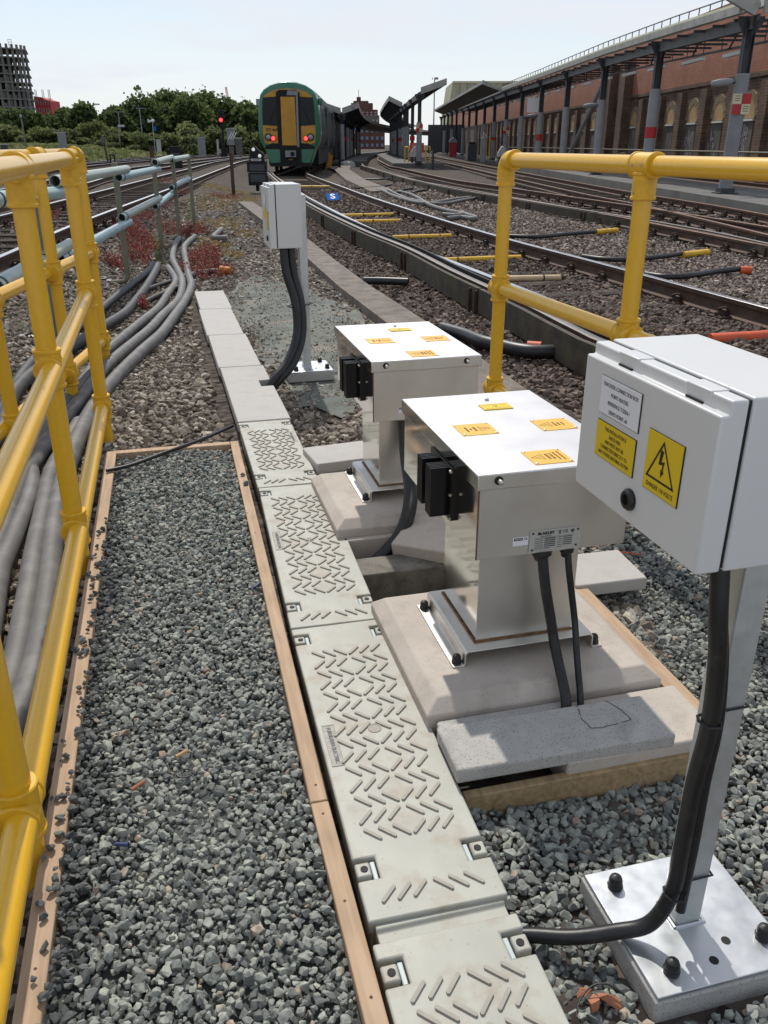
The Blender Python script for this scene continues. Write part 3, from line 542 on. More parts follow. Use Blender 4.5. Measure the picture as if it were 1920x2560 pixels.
# conductor rails and side boards
def board(label, ctrl, z0, z1, gap, near, rail_off):
    t = thing('trackside_board', label, 'trackside board', (0, 0, 0), 0, 'boards beside the live rails')
    pts = path(ctrl, .5)
    seg = []; cur = [pts[0]]; L = 0
    for a, b_ in zip(pts, pts[1:]):
        cur.append(b_); L += (b_ - a).length
        if L > gap: seg.append(cur); cur = [b_]; L = 0
    if len(cur) > 1: seg.append(cur)
    for q in seg:
        q = q[:]; q[0] = q[0].lerp(q[1], .03); q[-1] = q[-1].lerp(q[-2], .03)
        obj('board', sweep(q, [(-.02, z0), (.02, z0), (.02, z1), (-.02, z1)], 0), M['beam'], t)
        p = q[0]; d = (q[1] - q[0]).normalized()
        for k_ in (.0, .16):
            c = p + d * k_ + Vector((-d.y, d.x, 0)) * .035
            obj('stake', MB(Matrix.Translation(c) @ Matrix.Rotation(math.atan2(-d.x, d.y), 4, 'Z')).box(-.012, .012, -.012, .012, z0 - .08, z1 - .02), M['chair'], t)
    return t
BC1 = [(1.42, 4.9), (1.25, 5.45), (1.03, 6.615), (.62, 8.4), (.19, 10.54), (-.48, 13.2), (-1.75, 19.16), (-3.3, 28), (-5.5, 41.5)]
board('dark weathered board standing along the near edge of the nearest track', BC1, -.06, .15, 2.6, 1, 0)
BC2 = [(5.2, 8), (4.83, 11), (4.69, 12.63), (4.26, 15), (3.57, 18), (2.79, 21.6), (1.82, 26.2), (.63, 35.2), (-1.45, 54.6)]
board('dark weathered board standing along the middle track', BC2, -.10, .13, 2.8, 1, 0)
def crail(label, ctrl, z, d):
    t = thing('conductor_rail', label, 'live rail', (0, 0, 0), 0, 'live rails'); pts = offs(path(ctrl, .5), d)
    r = obj('rail_body', sweep(pts, [(-.06, -.14), (.06, -.14), (.03, -.09), (.035, 0), (-.035, 0), (-.03, -.09)], z), M['rail'], t)
    obj('contact_face', sweep(pts, [(-.033, 0), (.033, 0), (.03, .002), (-.03, .002)], z), mat('worn_grey_steel', (.16, .145, .135), .55, .5, var=.2, vscale=4), t)
crail('live rail behind the board of the nearest track', BC1, .155, .10)
crail('live rail behind the board of the middle track', BC2, .14, .10)
# guard board over the near live rail
t = thing('rail_cover', 'black cover strip lying along the nearest live rail beside the shiny running rail', 'rail cover'); obj('cover', sweep(offs(path(BC1[1:], .5), .19), [(-.015, 0), (.015, 0), (.015, .10), (-.015, .10)], .075), M['under'], t)
# yellow tubes across the near track
for i, (a, b_, m, lab) in enumerate([((520, 352), (860, 352), 'tubeyel', 'farthest'), ((1030, 685), (1580, 672), 'tubeyel', 'fifth from the near end'), ((1180, 755), (1659, 745), 'tubeyel', 'fourth from the near end')]):
    p = G(640 + a[0] / 4.608, 390 + a[1] / 4.608, .0); q = G(640 + b_[0] / 4.608, 390 + b_[1] / 4.608, .0)
    d = (q - p).normalized(); p -= d * .15; t = thing('yellow_tube', 'yellow tube lying across the nearest track, the %s of the row' % lab, 'yellow tube', (0, 0, 0), 0, 'tubes across the nearest track')
    obj('tube', MB().cyl(p, q, .035, n=12), M[m], t); c = p.lerp(q, .45); obj('joint_band', MB().cyl(c - d * .01, c + d * .01, .038, n=12), M['seal'], t)
for a, b_, m, lab in [((0, 800), (530, 785), 'tubeyel', 'yellow tube lying across the nearest track, third from the near end'), ((440, 1040), (1250, 1010), 'tubeyel', 'bright yellow tube across the nearest track, seen behind the left post of the right handrail'), ((900, 1235), (1659, 1220), 'tubepale', 'faded peach tube lying across the nearest track, closest of the row')]:
    p = G(1000 + a[0] / 4.1475, 400 + a[1] / 4.1475, .0); q = G(1000 + b_[0] / 4.1475, 400 + b_[1] / 4.1475, .0); d = (q - p).normalized(); p -= d * .12
    t = thing('yellow_tube', lab, 'yellow tube', (0, 0, 0), 0, 'tubes across the nearest track'); obj('tube', MB().cyl(p, q, .033, n=12), M[m], t)
    for kk in (.27, .8): c = p.lerp(q, kk); obj('joint_band', MB().cyl(c - d * .008, c + d * .008, .036, n=12), M['seal'], t)
# blue S board
p = G(835 / 4.608 + 640, 525 / 4.608 + 390, .0); t = thing('blue_board', 'small blue board with a white S lying between the rails of the nearest track', 'board', (p.x + .12, p.y, .03), R(9))
Fs = Matrix.Rotation(R(28), 4, 'X'); obj('panel', MB(Fs).box(-.15, .15, 0, .30, 0, .012), M['blue'], t); text('letter', 'S', .30, M['whitepaint'], t, Fs @ Vector((0, .15, .014)), (R(28), 0, 0), sx=1.0, bold=.004)

# ------------------------------------------------------------------ cable route: resin lids, concrete slabs, timber edging
def lid(L, W, name, panel, s, w, label, rot=0.0, rows=True):
    t = thing('ribbed_cover', label, 'trough cover', T(w, s), FR + rot, 'ribbed lids of the cable route')
    n = .046; A = (.095, .150) if L > .9 else (.10, .15); B = (L - .088, L - .034)
    pl = [(0, 0), (W, 0)]
    for a, b in (A, B): pl += [(W, a), (W - n, a), (W - n, b), (W, b)]
    pl += [(W, L), (0, L)]
    for a, b in (B, A): pl += [(0, b), (n, b), (n, a), (0, a)]
    obj('lid_plate', MB().prism(pl, -.032, 0), M['lid'], t, bevel=.004)
    obj('lid_skirt', MB().box(.006, W - .006, .004, L - .004, -.10, -.033), M['lid'], t, bevel=.003)
    ribs = MB(); fl = .0042
    def rib(x, y, sgn):
        a = sgn * R(44); dx, dy = math.sin(a) * .0208, math.cos(a) * .0208; px, py = math.cos(a) * .0036, -math.sin(a) * .0036
        ribs.prism([(x - dx - px, y - dy - py), (x - dx * 1.12, y - dy * 1.12), (x - dx + px, y - dy + py), (x + dx + px, y + dy + py), (x + dx * 1.12, y + dy * 1.12), (x + dx - px, y + dy - py)], -.001, fl)
    ys = [.052] + [.205 + .0485 * i for i in range(int((L - .205 - .125) / .0485) + 1)]
    if name == 'a': ys = [.052] + [L - .108 - .0485 * i for i in range(14)][::-1]
    for j, y in enumerate(ys):
        sg = 1 if j % 2 == 0 else -1
        if j == 0: sg = 1
        for i in range(3):
            for side in (-1, 1):
                x = W / 2 + side * (.019 + .031 * i + (.004 if sg * 1 > 0 else .0))
                if panel and abs(y - panel[1]) < .11 and ((panel[0] < 0 and side < 0) or (panel[0] > 0 and side > 0)) and i == 2 and False: continue
                rib(x, y, -side * sg * 1)
    obj('tread_ribs', ribs, M['lid_rib'], t, bevel=0)
    for a, b in (A, B):
        for side in (0, 1):
            X0 = 0 if side == 0 else W - n
            c = obj('clip', MB().box(X0 + (.002 if side == 0 else .014), X0 + (.032 if side == 0 else .044), a + .010, b - .010, -.03, -.001), M['lid'], t, bevel=.004)
            obj('clip_hole', MB().lathe([(.0001, -.004), (.0075, -.004), (.0075, .0008), (.0001, .0008)], (X0 + .019 if side == 0 else X0 + .027, (a + b) / 2, 0), 14), M['seal'], c)
            obj('clip_spring', MB().box(X0 + (.034 if side == 0 else .002), X0 + (.044 if side == 0 else .012), a + .004, b - .004, -.028, -.009), M['lid_pale'], t, bevel=.002)
    # centre boss
    obj('centre_boss', MB().lathe([(.0001, -.002), (.017, -.002), (.017, .0015), (.014, .0015), (.013, .0006), (.0001, .0006)], (W / 2, L * .52, 0), 20), M['lid_rib'], t)
    if panel:
        px, py, ln = (.026 if panel[0] < 0 else W - .026), panel[1], .15
        fr = MB(); 
        for a in ((px - .015, px - .0135, py - ln / 2, py + ln / 2), (px + .0135, px + .015, py - ln / 2, py + ln / 2), (px - .015, px + .015, py - ln / 2, py - ln / 2 + .0015), (px - .015, px + .015, py + ln / 2 - .0015, py + ln / 2)): fr.box(*a, -.001, .0014)
        f = obj('name_panel', fr, M['lid_rib'], t); obj('panel_floor', MB().box(px - .0133, px + .0133, py - ln / 2 + .0016, py + ln / 2 - .0016, -.002, .0005), mat('panel_floor', (.40, .385, .34), .8, var=.2, vscale=60), f)
        text('lettering', 'FURUKAWA ELECTRIC', .0135, M['lid_dark'], f, (px, py, .0009), (0, 0, R(-90) if panel[0] < 0 else R(90)), sx=.95, bold=.0003)
    return t
lid(1.0, .275, 'a', None, -1.052, -.004, 'nearest ribbed grey-green trough lid, cut off by the bottom edge of the photo')
lid(1.035, .272, 'b', (-1, .50), -.006, 0.0, 'ribbed grey-green trough lid beside the cracked grey slab, the longest looking one in full view', R(-.9))
lid(1.12, .272, 'c', (-1, .60), 1.036, .016, 'ribbed grey-green trough lid beside the open pit between the two steel cabinets', R(-1.9))
lid(.905, .262, 'd', (1, .62), 2.160, .051, 'farthest ribbed trough lid, next to the first smooth concrete slab', R(-.3))
t = thing('trough_joint_strip', 'low worn joint strip in the gap between the two nearest trough lids', 'joint strip', T(0, -.052), FR)
obj('strip', MB().prism([(-.03, -.018), (.030, -.016), (.036, -.009), (.046, -.009), (.046, -.05), (-.03, -.05)], .012, .262, 'x'), M['lid'], t, bevel=.002)
for i, (s0, s1, w, lab) in enumerate([(3.072, 4.236, .055, 'nearest smooth pale concrete slab of the cable route, notched where the two black cables go in'), (4.246, 5.245, .045, 'second smooth pale concrete slab after the ribbed lids, behind the notched one'), (5.255, 6.345, .035, 'third smooth pale concrete slab of the cable route, before the short last one'), (6.355, 7.33, .046, 'last pale concrete slab of the cable route, beside the red plants')]):
    t = thing('trough_slab', lab, 'concrete slab', T(w, s0), FR, 'smooth slabs of the cable route'); L = s1 - s0
    if i == 0: pl = [(0, 0), (.272, 0), (.272, .66), (.20, .66), (.20, .80), (.272, .80), (.272, L), (0, L)]
    else: pl = [(0, 0), (.272, 0), (.272, L), (0, L)]
    obj('slab', MB().prism(pl, -.055, .004), M['conc_pale'], t, bevel=.005)
def plank(lab, w0, w1, s0, s1, z0, z1, m='timber', nm='timber_board', nails=(), rz=0):
    t = thing(nm, lab, 'timber board', T(w0, s0), FR + rz, 'timber edging of the gravel beds')
    obj('board', MB().box(0, w1 - w0, 0, s1 - s0, z0, z1), M[m], t, bevel=.003)
    if nails:
        b = MB(); [b.cyl((a, c, z1 - .001), (a, c, z1 + .0008), .0028, n=8) for a, c in nails]; obj('nails', b, M['rail'], t)
    return t
plank('near timber board between the gravel bed and the nearest ribbed lids', -.050, -.012, -.9, .316, -.08, .002, nails=((.02, .75), (.02, 1.18), (.018, .95)))
plank('long pale timber board between the left gravel bed and the ribbed lids', -.050, -.012, .322, 2.785, -.08, .0, nails=((.02, .05), (.017, 1.4), (.02, 2.38)), rz=R(-.95))
plank('timber board closing the far end of the left gravel bed', -.532, -.012, 2.742, 2.785, -.08, .0)
plank('left timber board of the gravel bed, beside the yellow handrail', -.612, -.566, -.9, 2.790, -.08, -.003, nails=((.025, .95), (.02, 2.6)), rz=R(-.55))
for w, s in ((-.028, 2.36), (-.025, 2.30)):
    pass
P3 = np.array([[*T(.004, 2.31, .008)], [*T(.006, 2.20, .008)]]); tag(instances('loose_stone', HULL, P3, np.array([.013, .015]), M['gravel'], .3, np.array([.1, .2])), 'two dark stones lying together on the right timber board', 'stones')

# ------------------------------------------------------------------ pits, plinths and loose slabs round the cabinets
def slab(name, lab, cat, c, dims, m, rz=0, tilt=(0, 0), bev=.006, grp=None):
    t = thing(name, lab, cat, c, FR + rz, grp); b = MB(Matrix.Rotation(tilt[0], 4, 'X') @ Matrix.Rotation(tilt[1], 4, 'Y')).box(-dims[0] / 2, dims[0] / 2, -dims[1] / 2, dims[1] / 2, -dims[2], 0)
    obj('slab', b, M[m], t, bevel=bev); return t
def plinth(lab, w0, w1, s0, s1, zt):
    t = thing('concrete_plinth', lab, 'plinth', T(w0, s0), FR, 'plinths of the steel cabinets'); a, b_ = w1 - w0, s1 - s0; c = .035
    def ring(i, z): return [(i, i, z), (a - i, i, z), (a - i, b_ - i, z), (i, b_ - i, z)]
    obj('block', MB().loft([ring(0, -.14), ring(0, zt - .030), ring(c, zt)]), M['conc'], t, bevel=.004)
plinth('sloping-edged concrete plinth carrying the nearer steel cabinet', .268, .905, .500, 1.075, .06)
plinth('sloping-edged concrete plinth carrying the farther steel cabinet', .270, .86, 1.600, 2.135, .06)
slab('footing_slab', 'concrete footing showing beyond the end of the cracked grey slab', 'concrete slab', T(.735, .385, .015), (.40, .21, .09), 'conc')
slab('footing_slab', 'low concrete strip between the nearer plinth and the cracked grey slab', 'concrete slab', T(.46, .475, .018), (.34, .045, .09), 'conc_grey')
ck = slab('cover_slab', 'speckled grey slab with a cracked outline patch, lying in front of the nearer plinth', 'concrete slab', T(.540, .362, .044), (.535, .158, .038), 'conc_grey', R(-1))
cr = MB(); pts = [(.09, .076), (.078, .03), (.082, -.012), (.11, -.017), (.15, -.012), (.19, -.006), (.187, .03), (.165, .078)]
for a, b_ in zip(pts, pts[1:]):
    n_ = 7; prev = Vector((a[0], a[1], .0012))
    for i in range(1, n_ + 1):
        q = Vector((a[0] + (b_[0] - a[0]) * i / n_ + rnd.uniform(-.002, .002), a[1] + (b_[1] - a[1]) * i / n_ + rnd.uniform(-.002, .002), .0012)); d = (q - prev); nn = Vector((-d.y, d.x, 0)).normalized() * .0009
        if rnd.random() > .12: cr.quad(prev - nn, q - nn, q + nn, prev + nn)
        prev = q
obj('crack', cr, M['ink'], ck, smooth=False)
plank('treated timber board under the front of the cracked grey slab', .285, .93, .268, .292, -.13, -.018, 'timber_y')
plank('long pale timber board running diagonally beside the nearer plinth to the right', .93, .985, .30, 1.50, -.13, -.012, 'timber')
# pits
def ubox(nm, lab, w0, w1, s0, s1, z0, z1, m, bev=.005):
    t = thing(nm, lab, 'concrete beam', T(w0, s0), FR, 'beams across the cable pit'); obj('beam', MB().box(0, w1 - w0, 0, s1 - s0, z0, z1), M[m], t, bevel=bev)
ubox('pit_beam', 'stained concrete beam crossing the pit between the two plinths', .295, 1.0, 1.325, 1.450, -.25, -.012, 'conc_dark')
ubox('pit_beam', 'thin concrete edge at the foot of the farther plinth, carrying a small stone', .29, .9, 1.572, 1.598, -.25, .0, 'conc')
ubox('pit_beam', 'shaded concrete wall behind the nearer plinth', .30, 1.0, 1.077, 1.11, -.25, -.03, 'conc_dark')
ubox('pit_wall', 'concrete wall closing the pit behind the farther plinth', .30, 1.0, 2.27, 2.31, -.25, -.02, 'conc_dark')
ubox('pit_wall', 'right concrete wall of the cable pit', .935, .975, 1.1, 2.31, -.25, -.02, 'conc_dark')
slab('loose_slab', 'flat concrete slab behind the farther plinth beside the ribbed lids', 'concrete slab', T(.56, 2.44, .028), (.50, .235, .05), 'conc_pale', R(6))
slab('loose_slab', 'tilted concrete slab leaning across the pit behind the nearer cabinet', 'concrete slab', T(.655, 1.40, .055), (.42, .20, .055), 'conc', R(-40), (R(10), R(-3)))
slab('loose_slab', 'square speckled slab lying on the gravel right of the nearer cabinet', 'concrete slab', T(1.075, 1.165, .0), (.25, .215, .045), 'conc_pale', R(-3), (0, R(-1)))

# ------------------------------------------------------------------ steel transformer cabinets
def acorn(m=M['black']):
    b = MB(); b.lathe([(.0001, 0), (.0135, 0), (.0135, .005), (.0118, .006), (.0118, .016), (.0095, .022), (.004, .0255), (.0001, .026)], (0, 0, 0), 14); return b
def warn_plate(t, w, s, z, rot, lines, tri=-1, m='sign_o', W_=.100, H_=.092):
    F = Matrix.Translation((w, s, z)); p = obj('warning_plate', MB(F).box(-W_ / 2, W_ / 2, -H_ / 2, H_ / 2, 0, .0014), M[m], t)
    tx = tri * .024; a = .019; k = MB(F)
    pts = [(tx + tri * 1.05 * a, 0), (tx - tri * .75 * a, a), (tx - tri * .75 * a, -a)]
    c = Vector((sum(q[0] for q in pts) / 3, 0)); inn = [((q[0] - c.x) * .80 + c.x, q[1] * .80) for q in pts]
    for i in range(3):
        j = (i + 1) % 3; k.quad((*pts[i], .0017), (*pts[j], .0017), (*inn[j], .0017), (*inn[i], .0017))
    k.quad((c.x - .008 * tri, -.0012, .0017), (c.x + .008 * tri, -.0010, .0017), (c.x + .008 * tri, .0016, .0017), (c.x - .008 * tri, .0014, .0017))
    obj('warning_triangle', k, M['ink_soft'], p, smooth=False)
    for i, (tx_, sz) in enumerate(lines):
        text('lettering', tx_, sz, M['ink_soft'], p, (w - tri * (.002 + .0115 * i), s, z + .0016), (0, 0, R(90) if tri < 0 else R(-90)), sx=.85)
    rv = MB()
    for a_ in (-1, 1):
        for b_ in (-1, 1): rv.lathe([(.0001, 0), (.0034, 0), (.003, .0022), (.0001, .0032)], (w + a_ * (W_ / 2 - .006), s + b_ * (H_ / 2 - .006), z + .0014), 10)
    obj('rivets', rv, M['screw'], p)
def cabinet(w, s, label, full):
    t = thing('transformer_cabinet', label, 'steel cabinet', T(w, s), FR, 'steel cabinets on plinths')      # origin: front left corner of the lid
    def steel(n, b, par, bev=.0015, left='steel_mirror', top=None):
        o = obj(n, b, [M['steel'], M[left], M[top or 'steel']], par, bevel=bev)
        for p in o.data.polygons:
            if p.normal.x < -.9: p.material_index = 1
            elif p.normal.z > .9: p.material_index = 2
        return o
    bx = steel('housing', MB().box(.008, .402, .008, .642, .383, .585), t)
    wd = MB(); wd.box(.0062, .0095, .0055, .0085, .385, .565); obj('corner_weld', wd, M['weld'], bx)
    ld = steel('lid', MB().box(0, .41, 0, .65, .566, .606), t, .003, 'steel_mirror', 'steel_top')
    for x in (.052, .352):
        b = MB(); b.cyl((x, .0005, .589), (x, -.0035, .589), .0105, n=18); o = obj('bolt_hole', b, M['seal'], ld)
        b = MB(); b.cyl((x, -.001, .589), (x, -.016, .589), .0062, n=14); b.lathe([(.0062, 0), (.004, .004), (.0001, .005)], (x, -.016, .589), 14, (0, -1, 0)); obj('lid_bolt', b, M['screw'], ld)
    obj('vent_stud', MB().lathe([(.0001, 0), (.006, 0), (.006, .004), (.004, .007), (.0001, .008)], (.240, .572, .606), 12), M['screw'], ld)
    warn_plate(t, .112, .320, .606, 0, [('DANGER', .010), ('LIVE', .008), ('EQUIPMENT', .008)], 1)
    warn_plate(t, .332, .308, .606, 0, [('ISOLATE', .010), ('BEFORE', .008), ('OPENING', .007)], -1)
    warn_plate(t, .206, .076, .606, 0, [('DANGER', .011), ('400 VOLTS', .010), ('ISOLATE ELSEWHERE', .0065), ('BEFORE REMOVING COVER', .0055)], -1)
    F = Matrix.Translation((.240, .500, .606)); p = obj('warning_strip', MB(F).box(-.044, .044, -.026, .026, 0, .003), [M['sign_y']], t)
    k = MB(F); k.quad((-.036, -.019, .0033), (.036, -.019, .0033), (.036, -.018, .0033), (-.036, -.018, .0033)); k.quad((-.036, .018, .0033), (.036, .018, .0033), (.036, .019, .0033), (-.036, .019, .0033))
    k.add([(-.006, .006, .0033), (.006, .006, .0033), (0, -.008, .0033)], [(0, 1, 2)]); obj('warning_mark', k, M['ink_soft'], p, smooth=False)
    pd = steel('pedestal', MB().box(.046, .318, .078, .348, .104, .384), t)
    wl = MB(); wl.box(.041, .323, .0735, .0785, .100, .109); wl.box(.041, .046, .0735, .352, .100, .109); obj('base_weld', wl, M['weld'], pd, bevel=.002)
    z = [(-.032, .0605), (.0, .0605), (.004, .0665), (.004, .094), (.010, .1005), (.352, .1005), (.358, .094), (.358, .0665), (.362, .0605), (.392, .0605), (.392, .0645), (.365, .0645), (.3625, .069), (.3625, .098), (.356, .1045), (.006, .1045), (-.0005, .098), (-.0005, .069), (-.003, .0645), (-.032, .0645)]
    z = [(a + .004, c) for a, c in z]
    obj('mounting_bracket', MB().prism(z, .038, .368, 'y'), M['steel'], t, bevel=.0015)
    for x in (-.012, .380):
        for y in (.058, .345):
            o = obj('anchor_bolt', acorn(), M['black'], t); o.location = (x, y, .0645)
    hs = MB(); hs.box(-.0035, .0079, .170, .345, .418, .590 - .03)
    for j in range(2):
        y0 = .190 + j * .075
        for i in range(5): hs.box(-.052, -.0034, y0 + i * .0095, y0 + i * .0095 + .0035, .432 - .006 * (1 - j), .578 - .02 + .012 * 0)
        hs.box(-.012, -.0034, y0, y0 + .042, .432, .556)
    for i in range(9): pass
    o = obj('heat_sink', hs, M['fin'], t)
    b = MB()
    for z_ in (.425, .49, .552): b.cyl((-.006, .176, z_), (-.006, .168, z_), .004, n=8)
    obj('heat_sink_screw', b, M['screw'], o)
    # plates on the front
    fr = .0068
    def front(n, a, b_, c, d, m, par, e=.0012): return obj(n, MB().box(a, b_, fr - e, fr, c, d), M[m], par)
    ts = front('test_label', .100, .140, .4105, .4335, 'sign_w', t)
    obj('label_band', MB().box(.103, .125, fr - .0017, fr - .0011, .4245, .4315), M['ink'], ts); text('lettering', 'TESTED', .0055, M['sign_w'], ts, (.114, fr - .0019, .428), (R(90), 0, 0)); text('ce_mark', 'CE', .008, M['ink'], ts, (.1325, fr - .0015, .428), (R(90), 0, 0))
    rp_ = front('rating_plate', .143, .278, .387, .4455, 'plate', t)
    text('lettering', 'BLAKLEY', .0100, M['ink'], rp_, (.186, fr - .0016, .4365), (R(90), 0, 0), sx=1.1, bold=.0004); text('lettering', 'E L E C T R I C S', .0040, M['ink'], rp_, (.186, fr - .0016, .4285), (R(90), 0, 0))
    text('ukca_mark', 'UK\nCA', .0055, M['ink'], rp_, (.222, fr - .0016, .4355), (R(90), 0, 0), bold=.0002); text('ce_mark', 'CE', .0105, M['ink'], rp_, (.237, fr - .0016, .4365), (R(90), 0, 0))
    b = MB(); b.lathe([(.0042, 0), (.0050, 0), (.0050, .0004), (.0042, .0004), (.0042, 0)], (.256, fr - .0012, .4365), 18, (0, -1, 0)); b.box(.2515, .2605, fr - .0018, fr - .0013, .4358, .4372)
    for i in range(6):
        z_ = .4225 - i * .0052
        b.box(.183, .212, fr - .0016, fr - .0012, z_ - .0016, z_ + .0016) if i < 5 else b.box(.183, .198, fr - .0016, fr - .0012, z_ - .001, z_ + .001)
        b.box(.158, .180, fr - .0016, fr - .0012, z_ - .0009, z_ + .0006); b.box(.217, .230, fr - .0016, fr - .0012, z_ - .0009, z_ + .0006)
        if i < 5: b.box(.232, .256, fr - .0016, fr - .0012, z_ - .0015, z_ + .0013)
    b.box(.157, .262, fr - .0016, fr - .0012, .4255, .4259); obj('printing', b, mat('plate_print', (.10, .10, .10), .6), rp_, smooth=False)
    b = MB()
    for x, z_ in ((.152, .4385), (.270, .4385), (.152, .394), (.268, .396)): b.lathe([(.0001, 0), (.0030, 0), (.0026, .0016), (.0001, .002)], (x, fr - .001, z_), 10, (0, -1, 0))
    obj('rivets', b, M['black'], rp_)
    if full:
        for x, r_ in ((.184, .021), (.252, .015)):
            obj('cable_gland', MB().lathe([(.0001, 0), (r_ * 1.25, 0), (r_ * 1.25, -.008), (r_ * .95, -.014), (r_ * .8, -.024), (.0001, -.024)], (x, -.006 + .026, .3835), 12), M['black'], t, sharp=25)
    return t
cabinet(.408, .600, 'nearer stainless steel transformer cabinet with amber warning plates, in the middle of the picture', True)
cabinet(.431, 1.722, 'farther stainless steel transformer cabinet with amber warning plates, behind its twin', False)
def cable(name, lab, pts, r, m='cable', grp=None, cat='cable', k=8, parent=None):
    o = obj(name, MB().tube(sm(pts, k), r, 14), M[m], parent)
    if parent is None: tag(o, lab, cat, grp)
    return o
cable('black_cable', 'thick black cable dropping from the nearer steel cabinet to the cracked slab', [T(.592, .612, .375), T(.596, .605, .33), T(.606, .600, .27), T(.624, .597, .19), T(.632, .575, .12), T(.620, .48, .05), T(.612, .452, .01), T(.61, .45, -.03)], .0132, grp='cables of the nearer cabinet')
cable('black_cable', 'thin black cable right of the thick one under the nearer cabinet', [T(.660, .612, .375), T(.664, .605, .33), T(.676, .600, .26), T(.690, .595, .18), T(.680, .545, .10), T(.662, .48, .04), T(.655, .458, .01), T(.653, .45, -.03)], .0085, grp='cables of the nearer cabinet')
cable('black_cable', 'black cable curving from the farther steel cabinet down into the pit', [T(.565, 1.76, .37), T(.562, 1.72, .25), T(.545, 1.60, .14), T(.50, 1.545, .03), T(.42, 1.52, -.05), T(.33, 1.50, -.10), T(.22, 1.48, -.13)], .026)

# ------------------------------------------------------------------ grey connection boxes on posts
def tri_bolt(b, s, z, a):
    pass
def conn_box(name, lab, wp, sp, zp, ztop, box, near):
    """box = (w front of door, door depth, w back, s near, s far, z bottom, z door top, z body top)"""
    t = thing('connection_box', lab, 'connection box', T(wp, sp, 0), FR, 'grey connection boxes on posts')
    wf, dd, wb, s0, s1, zb, zd, zt = box; X = lambda w: w - wp; S = lambda s: s - sp
    obj('body', MB().box(X(wf + dd + .006), X(wb), S(s0), S(s1), zb, zt), M['cab'], t, bevel=.003, seg=3)
    obj('seal', MB().box(X(wf + dd - .001), X(wf + dd + .007), S(s0) + .004, S(s1) - .004, zb + .004, zt - .004), M['seal'], t)
    d = obj('door', MB().prism([(X(wf), zb), (X(wf), zd), (X(wf) + .0125, zd), (X(wf) + .0125, zt - .002), (X(wf) + dd, zt - .002), (X(wf) + dd, zb)], S(s0), S(s1), 'y'), M['cab'], t, bevel=.003, seg=3)
    for a in (.22, .72):
        c = S(s1) + (S(s0) - S(s1)) * a
        obj('hinge_cover', MB().box(X(wf) + .0112, X(wf) + dd + .0015, c - .055, c + .0, zd + .0015, zt - .0006), M['cab'], d, bevel=.0015)
        obj('hinge_slot', MB().box(X(wf) + .0085, X(wf) + .0118, c - .042, c - .006, zd + .0002, zd + .0030), M['seal'], d)
    lk = obj('door_lock', MB().lathe([(.0001, 0), (.0165, 0), (.0165, .004), (.0135, .008), (.0085, .008), (.0078, .002), (.0001, .002)], (X(wf), S(-.070) if near else S(s0) + .10, .8235 if near else zb + .05), 28, (-1, 0, 0)), M['black'], d)
    def onf(n, sa, sb, za, zb_, m):
        o = obj(n, MB().box(X(wf) - .0022, X(wf) + .0005, S(min(sa, sb)), S(max(sa, sb)), min(za, zb_), max(za, zb_)), M[m], t)
        obj('sign_edge', MB().box(X(wf) - .0016, X(wf) + .0002, S(min(sa, sb)) - .0012, S(max(sa, sb)) + .0006, min(za, zb_) - .0010, max(za, zb_) + .0006), M['ink'], o); return o
    def tx(par, s_, size, sc, z, sx=.8): return text('lettering', s_, size, M['ink'], par, (X(wf) - .0025, S(sc), z), (R(90), 0, R(-90)), sx=sx, thick=.0001, spacing=1.04, bold=.0)
    if near:
        a = onf('name_sign', .043, -.070, .9815, .9255, 'sign_w')
        for i, l in enumerate(('TRACKSIDE CONNECTION BOX', 'POINT HEATERS', 'REFERENCE TCB2/6-1', 'SERVES POINT: 60')): tx(a, l, .0085, -.0135, .971 - i * .0130, .78)
        a = onf('earthing_sign', .043, -.069, .9135, .8575, 'sign_y')
        for i, l in enumerate(('THIS INSTALLATION IS', 'EARTH FREE', 'AND MUST NOT BE', 'CONNECTED DIRECTLY TO', 'ANY OTHER EARTHING SYSTEM')): tx(a, l, .0084, -.013, .9045 - i * .0096, .72)
        a = onf('danger_sign', -.0995, -.1835, .9425, .8575, 'sign_y'); tx(a, 'DANGER 110 VOLTS', .0095, -.1415, .8665, .74)
        k = MB(); xx = X(wf) - .0026
        tr = [(-.1392, .9365), (-.1045, .8765), (-.1745, .8765)]; cc = (-.1394, .8965)
        inn = [((p[0] - cc[0]) * .84 + cc[0], (p[1] - cc[1]) * .84 + cc[1]) for p in tr]
        for i in range(3):
            j = (i + 1) % 3; k.quad((xx, S(tr[i][0]), tr[i][1]), (xx, S(tr[j][0]), tr[j][1]), (xx, S(inn[j][0]), inn[j][1]), (xx, S(inn[i][0]), inn[i][1]))
        bolt = [(-.1345, .9235), (-.1420, .9215), (-.1385, .9065), (-.1465, .9085), (-.1440, .8935), (-.1475, .8945), (-.1405, .8840), (-.1385, .8960), (-.1410, .8945), (-.1420, .9030), (-.1325, .9010)]
        k.add([(xx, S(p[0]), p[1]) for p in bolt], [tuple(range(len(bolt)))])
        obj('danger_symbol', k, M['ink'], a, smooth=False)
    else:
        onf('name_sign', s1 - .10, s1 - .20, zt - .06, zt - .12, 'sign_w'); onf('earthing_sign', s1 - .10, s1 - .20, zt - .135, zt - .19, 'sign_y'); onf('danger_sign', s0 + .05, s0 + .13, zt - .15, zt - .25, 'sign_y')
    lean = -.0 if near else 0
    PL = .29; plw = PL / 2
    bt = .026
    pm = MB(); rr = .006; x0, x1, y0, y1 = -bt, bt, -bt, bt
    poly = []
    for cx, cy, a0 in ((x1 - rr, y1 - rr, 0), (x0 + rr, y1 - rr, 90), (x0 + rr, y0 + rr, 180), (x1 - rr, y0 + rr, 270)):
        for q in range(4): a_ = R(a0 + q * 30); poly.append((cx + rr * math.cos(a_), cy + rr * math.sin(a_)))
    F = Matrix.Identity(4)
